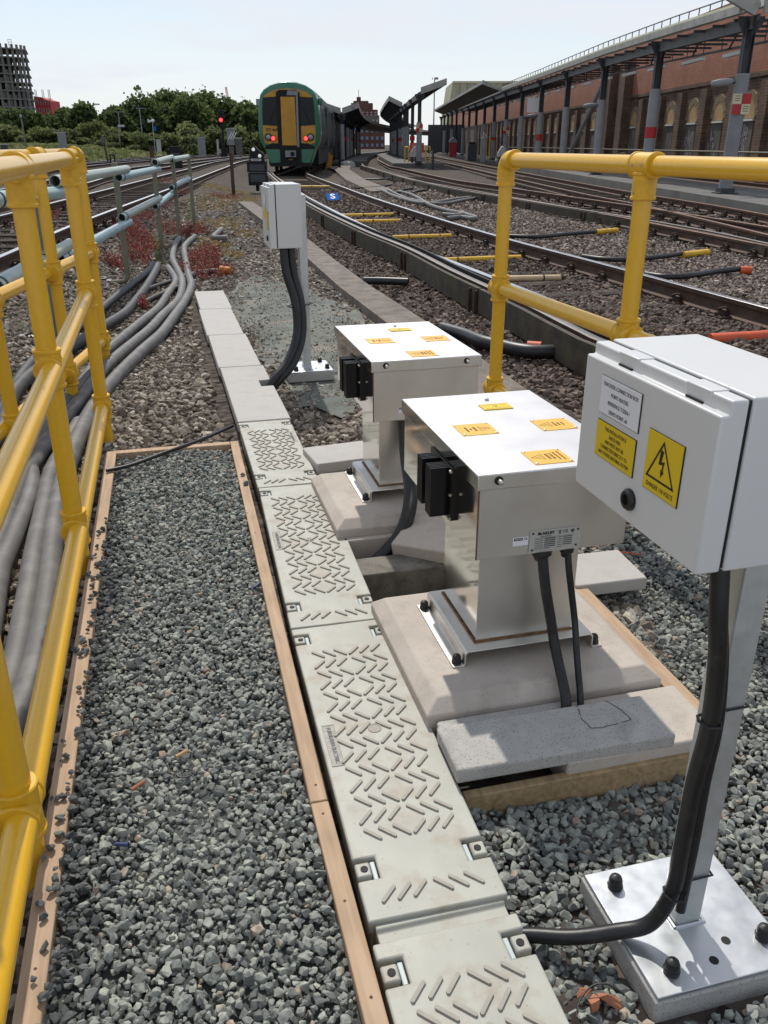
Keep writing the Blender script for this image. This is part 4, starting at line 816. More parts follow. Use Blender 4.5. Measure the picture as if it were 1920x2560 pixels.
    po = obj('post', MB().loft([[(p[0], p[1], zp + .008) for p in poly], [(p[0], p[1], ztop) for p in poly]]), M['galv'], t)
    w_ = MB(); q = bt + .0035
    w_.tube([(-q, -q, zp + .008), (q, -q, zp + .008), (q, q, zp + .008), (-q, q, zp + .008), (-q, -q, zp + .008)], .0045, 8); obj('weld_bead', w_, M['galv_plate'], po)
    pl = obj('base_plate', MB().box(-.135, .145, -.145, .125, zp, zp + .008), M['galv_plate'], t, bevel=.0015)
    hb = MB()
    for x, y in ((.045, -.075), (-.045 + .045, -.105)): hb.lathe([(.0001, -.001), (.0085, -.001), (.0085, .0006), (.0001, .0006)], (x, y, zp + .008), 16)
    obj('bolt_hole', hb, M['seal'], pl)
    for x, y in ((-.085, -.105), (.115, -.085), (.10, .09), (-.09, .085)):
        o = obj('anchor_bolt', acorn(), M['black'], t); o.location = (x, y, zp + .008); o.scale = (1.12, 1.12, 1.12)
    obj('concrete_base', MB().box(-.139, .149, -.149, .129, zp - .056, zp - .0005), M['conc_grey'], t, bevel=.004)
    return t
cb = conn_box('a', 'large grey connection box with white and yellow signs at the right edge', .578, -.112, -.030, .97, (.385, .036, .577, -.244, .101, .787, 1.0015, 1.022), True)
conn_box('b', 'small distant grey connection box on a galvanised post behind the smooth slabs', .592, 4.13, .0, 1.03, (.385, .038, .575, 4.0, 4.33, .742, 1.075, 1.092), False)
cable('black_cable', 'thick black cable running from under the nearest ribbed lid up to the large grey box', [T(.24, -.055, -.055), T(.29, -.07, -.045), T(.36, -.105, -.03), T(.43, -.13, -.008), T(.485, -.150, .02), T(.513, -.158, .10), T(.516, -.158, .20), T(.5145, -.160, .34), T(.518, -.165, .46), T(.508, -.168, .58), T(.494, -.165, .68), T(.488, -.150, .80)], .0142)
cable('black_cable', 'second black cable tucked between the thick cable and the near galvanised post', [T(.535, -.160, .05), T(.538, -.158, .2), T(.536, -.158, .34), T(.538, -.158, .46), T(.530, -.150, .58), T(.515, -.135, .69), T(.505, -.120, .80)], .0095)
def tie(z, lab):
    b = MB(); w0, w1, s0, s1 = .502, .606, -.179, -.084; cx_ = .513 if z < .2 else .5175; pts = [T(cx_ - .017, -.160, z + .002), T(cx_ - .010, -.178, z), T(cx_ + .008, -.182, z), T(.552, -.141, z - .004), T(w1, -.1405, z - .004), T(w1 + .0005, s1, z), T(.560, s1, z), T(.548, -.12, z), T(cx_ + .008, -.142, z), T(cx_ - .010, -.146, z), T(cx_ - .017, -.160, z + .002)]
    b.tube(pts, .0024, 6); tag(obj('cable_tie', b, M['black']), lab, 'cable tie', 'cable ties on the near post')
tie(.468, 'upper black cable tie round the near galvanised post and its cables'); tie(.098, 'lower black cable tie round the near galvanised post, just above the base plate')
for k_, (dx, dy) in enumerate(((0, 0), (.045, .02))):
    cable('black_cable', ('left' if k_ == 0 else 'right') + ' one of two black cables bending from the small distant box to the slab', [T(.470 + dx, 4.08 + dy, .76), T(.478 + dx, 4.06 + dy, .60), T(.52 + dx * .8, 4.03 + dy, .42), T(.515 + dx * .8, 3.99 + dy, .24), T(.44 + dx, 3.90 + dy, .10), T(.35 + dx, 3.83 + dy, .02), T(.285 + dx * .6, 3.80 + dy, -.05)], .026, grp='cables of the small distant box')
cable('cable_tie', 'black cable tie round the post and cables of the small distant box', [T(.50, 4.00, .40), T(.62, 4.095, .40), T(.63, 4.16, .40), T(.55, 4.16, .40), T(.48, 4.05, .40), T(.50, 4.00, .40)], .004, cat='cable tie')

# ------------------------------------------------------------------ yellow handrails
PRr, FRr = .0315, .0405
def seg_fit(b, p, d, half, r=FRr, lip=True):
    d = Vector(d).normalized(); p = Vector(p); h = half
    b.lathe([(PRr * .9, -h), (r, -h), (r + (.003 if lip else 0), -h + .003), (r + (.003 if lip else 0), -h + .010), (r, -h + .013), (r, h - .013), (r + (.003 if lip else 0), h - .010), (r + (.003 if lip else 0), h - .003), (r, h), (PRr * .9, h)], p, 24, d)
def handrail(label, pts, zt, zm, zl, zb, ends=(True, True), low=True):
    """pts: posts from the near end to the far end; ends: corner elbow at near / far end"""
    t = thing('handrail', label, 'handrail', pts[0].xyz, 0, 'yellow handrails'); o0 = pts[0].copy(); L = [p - o0 for p in pts]
    d = (L[-1] - L[0]).normalized(); up = Vector((0, 0, 1))
    def rl(n, z, a, b_): obj(n, MB().cyl(a + up * z, b_ + up * z, PRr, n=24), M['yellow'], t)
    a0 = L[0] if ends[0] else L[0] - d * .9; a1 = L[-1]
    rl('top_rail', zt, a0 + (d * .05 if ends[0] else Vector()), a1 - d * .05); rl('middle_rail', zm, a0, a1)
    if low: rl('low_rail', zl, a0, a1)
    for i, p in enumerate(L):
        obj('post', MB().cyl(p + up * zb, p + up * (zt - .03), PRr, n=24), M['yellow'], t)
        corner = (i == 0 and ends[0]) or (i == len(L) - 1 and ends[1]); sg = 1 if i == 0 else -1
        b = MB()
        if corner:
            q = p + up * zt; arc = [q + d * sg * .085, q + d * sg * .05]
            for k in range(1, 8):
                a = R(90) * k / 8; arc.append(q + d * sg * (.05 - .05 * math.sin(a)) - up * (.05 - .05 * math.cos(a)))
            arc += [q - up * .05, q - up * .105]; b.tube(arc, FRr, 24)
            e = q + d * sg * .085; b.lathe([(PRr * .9, -.004), (FRr + .003, -.004), (FRr + .004, 0), (FRr + .003, .008), (PRr * .9, .008)], e, 24, d * sg); b.lathe([(PRr * .9, -.004), (FRr + .003, -.004), (FRr + .004, 0), (FRr + .003, .008), (PRr * .9, .008)], q - up * .103, 24, -up)
        else:
            seg_fit(b, p + up * zt, d, .062); seg_fit(b, p + up * (zt - .065), up, .045)
        f = obj('tee_fitting', b, M['yellow_fit'], t)
        sc = MB(); side = Vector((d.y, -d.x, 0))
        for dd, zz in ((-.028, 0), (.028, 0), (0, -.085)):
            for s_ in (-1, 1): sc.lathe([(.0001, 0), (.0052, 0), (.0052, .0012), (.002, .0012), (.0018, .0004), (.0001, .0004)], p + d * dd + up * (zt + zz) + side * s_ * (FRr + .0008), 12, side * s_)
        obj('grub_screw', sc, M['screw'], f)
        for z, use in ((zm, True), (zl, low)):
            if not use: continue
            b = MB(); seg_fit(b, p + up * z, up, .062)
            if not (i == len(L) - 1 and ends[1] and False): seg_fit(b, p + up * z, d, .050)
            f = obj('cross_fitting', b, M['yellow_fit'], t)
            sc = MB()
            for zz in (.04, -.04): sc.lathe([(.0001, 0), (.005, 0), (.005, .0012), (.0001, .0012)], p + up * (z + zz) + side * -1 * (FRr + .0005), 12, -side)
            obj('grub_screw', sc, M['screw'], f)
    return t
def TL(w, s): return T(w, s, 0)
handrail('yellow tubular handrail between the grey cables and the left gravel bed, nearest to the camera', [TL(-.62, -1.0), TL(-.622, .335), TL(-.617, 1.70), TL(-.597, 3.17)], 1.240, .655, .105, -.16, (False, True))
handrail('yellow tubular handrail on the far side of the grey cables, beside the blue-grey pipes', [Vector((-1.62, 1.55, 0)), Vector((-1.66, 2.62, 0)), Vector((-1.73, 3.74, 0)), Vector((-1.80, 4.70, 0)), Vector((-1.885, 5.60, 0))], 1.245, .66, .095, -.13, (False, True))
handrail('yellow tubular handrail on the right, behind the large grey box', [TL(1.335, 2.80), TL(1.375, 1.66), TL(1.42, .5)][::-1], 1.235, .662, .16, -.12, (False, True), True)

# ------------------------------------------------------------------ cables and hoses on the ground
def gp(lst, z): return [Vector((x, y, z)) for x, y in lst]
for lab, pts, r, m in [
    ('thick weathered grey cable nearest to the left timber board', [(-3.0, 13.9), (-2.84, 12.44), (-2.50, 10.92), (-2.19, 9.64), (-2.01, 8.93), (-1.87, 7.98), (-1.78, 7.2), (-1.70, 6.4), (-1.70, 5.75), (-1.68, 5.04), (-1.615, 4.47), (-1.51, 3.92), (-1.39, 3.38), (-1.26, 2.9), (-1.08, 2.33), (-.95, 1.85), (-.90, 1.4), (-.86, .9)], .041, 'cable_grey'),
    ('thick weathered grey cable, second of the bundle from the pale slabs', [(-3.2, 13.7), (-2.99, 12.44), (-2.66, 10.92), (-2.40, 10.03), (-2.18, 9.27), (-2.02, 8.5), (-1.93, 7.9), (-1.875, 7.12), (-1.83, 6.5), (-1.83, 5.5), (-1.76, 4.8), (-1.665, 4.02), (-1.57, 3.38), (-1.49, 3.05), (-1.43, 2.83), (-1.33, 2.4), (-1.22, 2.0), (-1.15, 1.4)], .040, 'cable_grey'),
    ('weathered grey cable running beside the two thick ones, third from the pale slabs', [(-2.55, 10.2), (-2.25, 9.27), (-2.14, 8.43), (-2.03, 7.63), (-1.99, 7.0), (-1.96, 6.2), (-1.95, 5.7), (-1.86, 5.04), (-1.80, 4.5), (-1.72, 4.0), (-1.62, 3.6), (-1.50, 3.3), (-1.40, 2.9), (-1.35, 2.7), (-1.30, 2.5), (-1.2, 2.2), (-1.08, 1.8), (-1.03, 1.3)], .037, 'cable_grey'),
    ('grey cable emerging between the railing posts and widening towards the camera', [(-1.60, 4.2), (-1.54, 3.8), (-1.48, 3.47), (-1.355, 3.05), (-1.235, 2.64), (-1.14, 2.33), (-1.02, 1.9), (-.97, 1.5), (-.95, 1.0)], .038, 'cable_grey'),
    ('dark grey cable crossing under the far yellow handrail', [(-2.72, 10.4), (-2.62, 9.9), (-2.46, 8.9), (-2.34, 8.04), (-2.25, 7.34), (-2.24, 6.6), (-2.24, 5.4), (-2.20, 4.9), (-2.09, 4.48), (-1.93, 4.0), (-1.85, 3.5), (-1.75, 2.9), (-1.62, 2.2)], .042, 'cable_dark'),
    ('thin dark cable at the left edge beyond the far yellow handrail', [(-2.80, 10.5), (-2.70, 9.9), (-2.64, 8.87), (-2.56, 7.9), (-2.45, 6.9), (-2.40, 5.9), (-2.31, 5.27), (-2.2, 4.8), (-2.1, 4.4), (-1.97, 3.6), (-1.85, 2.9)], .036, 'cable_dark'),
    ('thin dark cable looping beside the dark grey one near the red plants', [(-2.30, 9.25), (-2.42, 8.7), (-2.36, 8.1), (-2.27, 7.8), (-2.24, 8.3), (-2.14, 8.9)], .022, 'cable_dark'),
    ('short twisted pale cable end lying beyond the red plants', [(-2.75, 14.9), (-2.72, 14.3), (-2.68, 13.8), (-2.55, 13.5), (-2.42, 13.5)], .045, 'cable_grey'),
    ('pale dusty cable with an orange sealed end, right of the red plants', [(-2.25, 9.55), (-2.15, 9.8), (-2.02, 9.95), (-1.9, 9.93)], .032, 'cable_grey')]:
    zz = [Vector((x, y, gz(x, y) + r * .75 + .016 + .007 * math.sin(i * 1.3 + r * 900))) for i, (x, y) in enumerate(pts)]
    cable('grey_cable' if m == 'cable_grey' else 'dark_cable', lab, zz, r, m, 'cables running beside the handrails')
p = Vector((-1.88, 9.93, -.03)); t = obj('cable_end', MB().cyl(p, p + Vector((.12, -.03, 0)), .055, .04, 12), mat('orange_tape', (.55, .20, .03), .7, var=.3, vscale=30)); tag(t, 'orange wrapped cable end on the ground right of the red plants', 'cable end')
cable('thin_cable', 'thin blue-black cable curving across the far corner of the left gravel bed', [Vector((-.79, 4.17, -.045)), Vector((-.88, 3.82, -.0)), Vector((-1.01, 3.60, .008)), Vector((-1.113, 3.456, .006)), Vector((-1.20, 3.38, .008))], .0085, 'cable')
def gg(R_, lst, z): return [G(R_[0] + x / R_[2], R_[1] + y / R_[2], z) for x, y in lst]
RA, RBb, RZ = (1000, 400, 4.1475), (1160, 360, 2.183), (900, 330, 4.147)
for i, (R_, l, r, m, lab) in enumerate([
    (RZ, [(180, 600), (250, 620), (330, 660), (450, 700), (560, 730), (700, 745), (850, 725), (1000, 700), (1180, 680)], .045, 'cable_grey', 'grey hose between the tracks, upper one ending at the broken board'),
    (RZ, [(270, 595), (360, 640), (470, 690), (600, 720), (760, 745), (900, 745), (1050, 715), (1200, 690)], .04, 'cable_grey', 'grey hose between the tracks, lower one ending at the broken board'),
    (RZ, [(400, 620), (520, 650), (620, 700), (700, 750), (800, 790), (950, 830), (1050, 850), (1000, 870), (860, 860)], .045, 'cable_grey', 'grey hose between the tracks doubling back into the stones'),
    (RZ, [(1050, 845), (1130, 870), (1200, 895), (1160, 905), (1050, 890), (900, 905)], .045, 'cable_grey', 'short looped grey hose end nearest to the shiny rail'),
    (RZ, [(0, 490), (120, 492), (240, 492), (300, 480)], .03, 'cable', 'thin black wire crossing the concrete walkway'),
    (RZ, [(-60, 585), (80, 580), (200, 570), (330, 548)], .03, 'cable', 'thin black wire in front of the concrete walkway'),
    (RZ, [(395, 630), (430, 605), (520, 590), (550, 585)], .035, 'cable', 'small black hose hooking under the far board'),
    (RZ, [(540, 640), (580, 620), (680, 605)], .035, 'cable', 'small black hose hooking under the board, right of its twin'),
    (RBb, [(235, 505), (400, 510), (560, 495), (720, 482)], .030, 'cable', 'black hose between the tracks behind the left post, ending in yellow'),
    (RBb, [(650, 618), (760, 632), (900, 635), (1050, 622), (1195, 602)], .030, 'cable', 'black hose between the tracks behind the right post, ending in yellow'),
    (RBb, [(990, 715), (1100, 730), (1240, 722), (1380, 700), (1510, 686)], .032, 'cable', 'black hose between the tracks ending in rusty orange, lowest of the three')]):
    pts = gg(R_, l, .0); pts = [p + Vector((0, 0, .01)) for p in pts]; cable('hose', lab, pts, r, m, 'hoses between the tracks')
for lab, R_, a, b_, r, m in [('yellow tube end on the black hose under the middle board', RBb, (720, 480), (835, 470), .04, 'tubeyel'), ('yellow tube with a black band joined to the black hose behind the right post', RBb, (1195, 605), (1330, 590), .042, 'tubeyel'), ('rusty orange sleeve at the end of the lowest black hose', RBb, (1508, 688), (1570, 690), .045, 'orange_pipe'), ('bright orange duct crossing the stones right of the large grey box', RBb, (1340, 1068), (1720, 1046), .045, 'orange_pipe'), ('short orange duct end in the dark stones beside the right handrail post', RBb, (345, 1105), (420, 1110), .04, 'orange_pipe')]:
    p, q = gg(R_, [a, b_], .0); tag(obj('duct', MB().cyl(p, q, r, n=12), M[m]), lab, 'duct', 'coloured ducts in the stones')
cable('hose', 'thick black hose curving along the dark stones behind the right handrail post', [p + Vector((0, 0, .02)) for p in gg(RBb, [(-120, 1020), (0, 1055), (100, 1095), (210, 1120), (300, 1140), (400, 1150), (560, 1145), (700, 1125)], -.04)], .05, 'cable')
cable('hose', 'black hose end with a worn tip in the dark stones between kerb and board', [p for p in gg((600, 430, 2.592), [(800, 705), (900, 705), (1000, 708), (1090, 712)], .0)], .04, 'cable')
# concrete kerb and walkway
def strip(nm, L_, R_, z, th, m, lab=None, cat=None, kind='structure'):
    n = len(L_); vs = [(*p[:2], z) for p in L_] + [(*p[:2], z) for p in R_] + [(*p[:2], z - th) for p in L_] + [(*p[:2], z - th) for p in R_]; f = []
    for i in range(n - 1): f += [(i, i + 1, n + i + 1, n + i), (i, 2 * n + i, 2 * n + i + 1, i + 1), (n + i, n + i + 1, 3 * n + i + 1, 3 * n + i)]
    f += [(0, n, 3 * n, 2 * n), (n - 1, 3 * n - 1, 4 * n - 1, 2 * n - 1)]
    o = obj(nm, MB().add(vs, f), M[m]); tag(o, lab, cat, None, kind); return o
M['kerb'] = mat('weathered_kerb', (.20, .17, .14), .95, var=.2, vscale=5, col2=(.13, .105, .09), c2lo=.45, c2hi=.65, c2scale=6, speck=(.32, .29, .24), spscale=50, spth=.12, bump=.6, bscale=70, bdist=.01)
strip('concrete_edging', [(-3.6, 22), (-1.55, 13.5), (-.946, 10.78), (-.452, 8.56), (-.004, 6.80), (.42, 5.0), (.60, 4.2)], [(-3.25, 22), (-1.22, 13.5), (-.63, 10.78), (-.14, 8.60), (.30, 6.90), (.74, 5.1), (.92, 4.3)], .0, .12, 'kerb')
strip('concrete_walkway', [(-4.1, 60), (-2.766, 50), (-1.55, 36), (-.72, 29.2), (-.4, 26.6)], [(-2.2, 60), (-1.9, 50), (-.8, 36), (.05, 29.2), (.3, 27.2)], .02, .1, 'kerb')

# ------------------------------------------------------------------ pipe stands and pipes on the left
for i, (x, y, lab) in enumerate([(-2.47, 6.35, 'olive pipe stand nearest to the camera, behind the yellow posts'), (-2.74, 9.2, 'olive pipe stand with a bent foot, second from the camera'), (-3.08, 12.1, 'olive pipe stand third from the camera, rising out of the red plants'), (-3.24, 13.9, 'olive pipe stand fourth from the camera, behind the red plants'), (-3.42, 15.9, 'farthest olive pipe stand at the end of the pale pipes')]):
    z0 = gz(x, y); t = thing('pipe_stand', lab, 'pipe stand', (x, y, 0), 0, 'olive pipe stands')
    obj('post', MB().box(-.028, .028, -.02, .02, .03, 1.13), M['grp_post'], t, bevel=.006)
    obj('bent_foot', MB().tube(sm([(0, 0, .10), (0, 0, .02), (-.03, 0, -.035), (-.10, 0, -.05), (-.20, 0, -.052)], 4), .024, 10), M['grp_post'], t)
    fb = obj('foot_bar', MB().box(-1.25, -.18, -.022, .022, -.075, -.03), M['alu'], t, bevel=.003)
    for xx in (-.28, -.85): obj('clamp', MB().box(xx - .05, xx + .05, -.035, .035, -.09, -.012), M['black'], fb, bevel=.006)
Z4 = lambda x, y, Y: P(x / 2.592, 340 + y / 2.592, Y)
for lab, a, b_, r, m in [
    ('blue-grey upper pipe at the left edge behind the yellow handrail', Z4(-60, 418, 4.3), Z4(410, 362, 6.6), .042, 'grp_tube_b'),
    ('grey-green upper pipe with an open dark end behind the second yellow post', Z4(355, 293, 6.2), Z4(822, 215, 9.5), .040, 'grp_tube_g'),
    ('blue-grey upper pipe between the second and third pipe stands', Z4(768, 268, 9.0), Z4(1028, 212, 12.3), .040, 'grp_tube_b'),
    ('short pale upper pipe between the third and fourth pipe stands', Z4(1003, 172, 11.9), Z4(1115, 140, 14.1), .042, 'grp_tube_g'),
    ('farthest upper pipe, beyond the fourth pipe stand', Z4(1108, 155, 13.7), Z4(1222, 135, 16.1), .042, 'grp_tube_g'),
    ('blue-grey lower pipe at the left edge crossing behind the first yellow post', Z4(-30, 985, 4.1), Z4(300, 790, 5.5), .045, 'grp_tube_b'),
    ('pale lower pipe ending beside the second yellow post', Z4(285, 800, 5.3), Z4(452, 700, 6.5), .040, 'grp_tube_g'),
    ('long blue-grey lower pipe running to the second pipe stand', Z4(388, 800, 6.2), Z4(838, 555, 9.4), .040, 'grp_tube_b'),
    ('pale lower pipe between the second and third pipe stands', Z4(788, 530, 9.0), Z4(1035, 402, 12.3), .041, 'grp_tube_g'),
    ('blue-grey lower pipe sloping down between the third and fourth pipe stands', Z4(1005, 457, 11.9), Z4(1123, 368, 14.1), .040, 'grp_tube_b'),
    ('farthest lower pipe, beyond the fourth pipe stand', Z4(1110, 335, 13.7), Z4(1236, 270, 16.1), .040, 'grp_tube_b')]:
    o = obj('pipe', MB().pipe([a, b_], r, .005, 18), M[m]); tag(o, lab, 'pipe', 'pale pipes on the stands')
    d = (b_ - a).normalized()
    for k_ in (.05,): obj('pipe_clip', MB().cyl(a.lerp(b_, k_) - d * .015, a.lerp(b_, k_) + d * .015, r + .004, n=16), M['black'], o)

# ------------------------------------------------------------------ small plants
blade = [(np.array([(-.5, 0, 0), (.5, 0, 0), (.35, .25, .9), (-.35, .2, .9)]) * 1.0, np.array([[0, 1, 2, 3]])), (np.array([(-.5, -.4, 0), (.5, -.3, .1), (.5, .5, .3), (-.4, .4, .2)]), np.array([[0, 1, 2, 3]]))]
def patch(name, spots, n, s0, hmax, m, px=True):
    xs = []; 
    for (u, v, ru, rv, wgt) in spots:
        k = int(n * wgt); a = nr.random(k) * 2 * np.pi; q = np.sqrt(nr.random(k)) * (1 + .25 * np.sin(a * 3 + u) + .2 * np.sin(a * 7))
        for aa, qq in zip(a, q):
            p = G(250 + (u + ru * qq * math.cos(aa)) / 4.1475, 480 + (v + rv * qq * math.sin(aa)) / 4.1475, -.05); xs.append((p.x, p.y))
    xs = np.array(xs); n_ = len(xs); cl = np.sin(xs[:, 0] * 14) * np.sin(xs[:, 1] * 9 + 1)
    k = nr.random(n_) < .55 + .45 * cl; xs = xs[k]; n_ = len(xs)
    z = gzv(xs[:, 0], xs[:, 1]) + nr.beta(1.2, 1.8, n_) * hmax; sz = nr.uniform(.6, 1.5, n_) * s0
    o = instances(name, blade, np.stack([xs[:, 0], xs[:, 1], z], 1), sz, m, .7); tag(o, kind='stuff')
patch('red_plants', [(400, 350, 170, 45, .10), (300, 470, 120, 60, .08), (440, 560, 190, 90, .22), (200, 790, 130, 45, .08), (400, 690, 150, 60, .12), (800, 410, 260, 60, .22), (1000, 390, 120, 60, .08), (1130, 640, 130, 70, .10), (1150, 800, 190, 90, .16), (980, 700, 90, 70, .05), (640, 200, 150, 50, .06), (820, 75, 150, 25, .05), (440, 1170, 60, 30, .02), (870, 820, 60, 50, .02)], 30000, .0125, .13, M['redherb'])
patch('red_plants', [(-560, 190, 130, 45, .3), (-480, 330, 100, 60, .2), (1300, 60, 160, 20, .2), (700, -60, 220, 16, .3)], 9000, .014, .14, M['redherb'])
patch('dry_moss', [(1200, 130, 260, 70, .25), (1280, 300, 220, 60, .2), (1450, 60, 230, 50, .2), (1170, 520, 180, 60, .15), (1500, 420, 120, 50, .05), (1350, 620, 150, 40, .08), (1250, -10, 300, 25, .2)], 15000, .018, .03, M['drygrass'])
patch('weeds', [(600, 560, 40, 50, .3), (610, 700, 30, 60, .2), (950, 260, 50, 60, .3), (-560, 60, 40, 30, .2)], 900, .024, .16, M['leaf_b'])

# ------------------------------------------------------------------ loose bits near the camera
for i, (u, v, a, s_, lab) in enumerate([(1458, 2482, .3, .016, 'small terracotta fragment left of its two neighbours beside the near base plate'), (1484, 2506, 1.2, .020, 'middle terracotta fragment beside the near base plate'), (1524, 2500, -.6, .024, 'largest terracotta fragment, touching the near concrete base')]):
    p = G(u, v, -.06); v_, f_ = HULL[3 + i]; b = MB(Matrix.Translation(p) @ Matrix.Rotation(a, 4, 'Z')); b.add([Vector(q) * s_ * .95 for q in (v_ * np.array([1.15, .8, .9])).tolist()], [tuple(x) for x in f_.tolist()]); tag(obj('terracotta_piece', b, M['redscrap'], smooth=False), lab, 'stone', 'terracotta fragments')
cable('thin_wire', 'thin black wire loop lying over the terracotta fragments', [G(1440, 2545, -.05), G(1450, 2500, -.045), G(1480, 2465, -.04), G(1515, 2460, -.035), G(1548, 2478, -.04), G(1560, 2488, -.05)], .0016, 'cable')
cable('thin_wire', 'thin copper wire lying beside the square slab on the right gravel', [G(1535, 1380, -.04), G(1560, 1381, -.045), G(1585, 1384, -.05), G(1605, 1386, -.06)], .0022, 'orange_pipe')

# ================================================================== the station, the train, the far side
def foot(u, v, y0=10, y1=320):
    for i in range(400):
        Y = y0 * (y1 / y0) ** (i / 399); p = P(u, v, Y)
        if p.z <= gz(p.x, p.y): return p
    return P(u, v, y1)
# ------------------------------------------------------------------ green train
def train():
    t = thing('train', 'green and yellow electric train standing on the nearest track, two red tail lamps lit', 'train', (-4.33, 42.0, .13), R(.9))
    prof = [(-.95, .33), (-1.17, .95), (-1.37, 1.30), (-1.41, 1.65), (-1.39, 2.3), (-1.33, 2.95), (-1.26, 3.22), (-1.10, 3.42), (-.80, 3.60), (-.40, 3.72), (0, 3.76), (.40, 3.72), (.80, 3.60), (1.10, 3.42), (1.26, 3.22), (1.33, 2.95), (1.39, 2.3), (1.41, 1.65), (1.37, 1.30), (1.17, .95), (.95, .33)]
    def ring(y, k, dz=0): return [(x * k, y, 2.0 + (z - 2.0) * k + dz) for x, z in prof]
    b = MB().loft([ring(0, .955), ring(.05, .985), ring(.18, 1.0), ring(1.2, 1.0)]); obj('cab_shell', b, M['track_green'], t, sharp=50)
    b = MB().loft([ring(1.2, 1.0), ring(1.5, 1.0)]); obj('cab_rear', b, M['track_green'], t, sharp=50)
    for k in range(4):
        y0 = 1.5 + k * 20.2; sp = [p for p in prof if p[1] > .9]
        F = Matrix.Identity(4)
        if k: F = Matrix.Translation((0, y0, 0)) @ Matrix.Rotation(R(-.35 * k), 4, 'Z') @ Matrix.Translation((0, -y0, 0))
        b = MB(F); b.loft([[(x, y, z) for x, z in sp] for y in (y0, y0 + 19.4)]); c = obj('coach_body', b, M['train_dark'], t, sharp=50)
        b = MB(F); b.box(-1.2, 1.2, y0 + .4, y0 + 19, .25, .95); b.box(-.9, .9, y0 - .8, y0 + 20.2, 1.0, 3.1); obj('underframe', b, M['under'], c)
        b = MB(F); b.loft([[(x * 1.005, y, z + .012) for x, z in prof if z > 3.3] for y in (y0 + .02, y0 + 19.3)], closed=False, cap=False); obj('roof', b, M['train_pale'] if False else M['train_dark'], c)
        for j in range(7):
            b = MB(F); b.prism([(1.365, 2.15), (1.395, 2.15), (1.35, 2.85), (1.325, 2.85)][::1], y0 + 1.3 + j * 2.6, y0 + 2.9 + j * 2.6, 'y'); obj('side_window', b, M['glass'], c)
        for j in range(2):
            b = MB(F); b.box(1.38, 1.425, y0 + 5.1 + j * 8, y0 + 6.4 + j * 8, 1.05, 2.95); obj('side_door', b, M['train_dark'], c)
    y = -.012
    def pl(nm, poly, m, par=t, y_=None, d=.03): return obj(nm, MB().prism(poly, (y if y_ is None else y_), (y if y_ is None else y_) + d + .05, 'y'), M[m], par, bevel=.004)
    # pale highlight roof edge, yellow front with arched top
    mask = [(-1.15, 1.22), (-1.20, 1.6), (-1.18, 2.4), (-1.14, 3.0), (-1.05, 3.18), (-.80, 3.33), (-.42, 3.43), (0, 3.46), (.42, 3.43), (.80, 3.33), (1.05, 3.18), (1.14, 3.0), (1.18, 2.4), (1.20, 1.6), (1.15, 1.22), (.9, 1.16), (-.9, 1.16)]
    pl('yellow_front', mask, 'train_yel', d=.06)
    for s in (-1, 1):
        w = pl('windscreen', [(s * .50, 1.93), (s * 1.19, 1.97), (s * 1.185, 2.6), (s * 1.13, 3.10), (s * .50, 3.13)], 'glass', y_=-.025)
        obj('wiper', MB().tube([(s * .62, -.04, 2.70), (s * 1.0, -.045, 2.02)] if s > 0 else [(s * .62, -.04, 2.60), (s * .88, -.045, 2.02)], .016, 6), M['under'], w)
        pl('lamp_recess', [(s * .45, 1.20), (s * .8, 1.21), (s * 1.10, 1.10), (s * 1.16, .97), (s * .45, .97)], 'under', y_=-.03)
        h = obj('headlight', MB().lathe([(.0001, 0), (.16, 0), (.16, .03), (.12, .04), (.12, .02), (.0001, .02)], (s * .97, -.03, 1.47), 20, (0, -1, 0)), M['under'], t)
        obj('lens', MB().lathe([(.0001, 0), (.115, 0), (.08, .025), (.0001, .03)], (s * .97, -.05, 1.47), 18, (0, -1, 0)), M['lens'], h)
        h = obj('tail_light', MB().lathe([(.0001, 0), (.115, 0), (.115, .03), (.09, .035), (.0001, .035)], (s * .745, -.035, 1.41), 18, (0, -1, 0)), M['under'], t)
        obj('red_lens', MB().lathe([(.0001, 0), (.085, 0), (.05, .03), (.0001, .035)], (s * .745, -.072, 1.41), 16, (0, -1, 0)), M['tail'], h)
        pl('lower_valance', [(s * .45, .40), (s * .90, .36), (s * 1.12, .95), (s * .45, .95)], 'track_green', y_=-.02)
    g = pl('gangway_frame', [(-.53, .95), (.53, .95), (.53, 3.30), (.40, 3.40), (-.40, 3.40), (-.53, 3.30)], 'under', y_=-.05)
    pl('gangway_door', [(-.34, 1.12), (.33, 1.12), (.31, 3.12), (-.33, 3.12)], 'train_yel', y_=-.075)
    o = pl('worn_seal', [(.34, 1.05), (.44, 1.05), (.45, 3.20), (.36, 3.20)], 'loccab', y_=-.078)
    pl('top_equipment', [(-.05, 3.18), (.45, 3.18), (.48, 3.36), (0, 3.38)], 'loccab', y_=-.085)
    pl('coupler_housing', [(-.46, .35), (.52, .35), (.52, 1.0), (-.46, 1.0)], 'under', y_=-.06)
    c = obj('coupler', MB().box(-.20, .28, -.30, 0, .62, .90), M['loccab'], t, bevel=.01); obj('coupler_cone', MB().lathe([(.0001, 0), (.10, 0), (.10, .05), (.0001, .05)], (.13, -.30, .76), 16, (0, -1, 0)), M['under'], c)
    obj('buffer_beam', MB().box(-.95, .95, -.05, .3, .22, .38), M['under'], t)
    text('unit_number', '377 469', .17, M['under'], t, (-.80, -.018, 1.76), (R(90), 0, 0), sx=.95, bold=.004)
    text('coupler_number', '1016', .10, M['sign_y'], t, (.02, -.068, .52), (R(90), 0, 0))
    obj('camera_pod', MB().lathe([(.0001, -.16), (.09, -.13), (.11, 0), (.09, .13), (.0001, .16)], (1.42, .3, 2.95), 14), M['track_green'], t)
    b = MB()
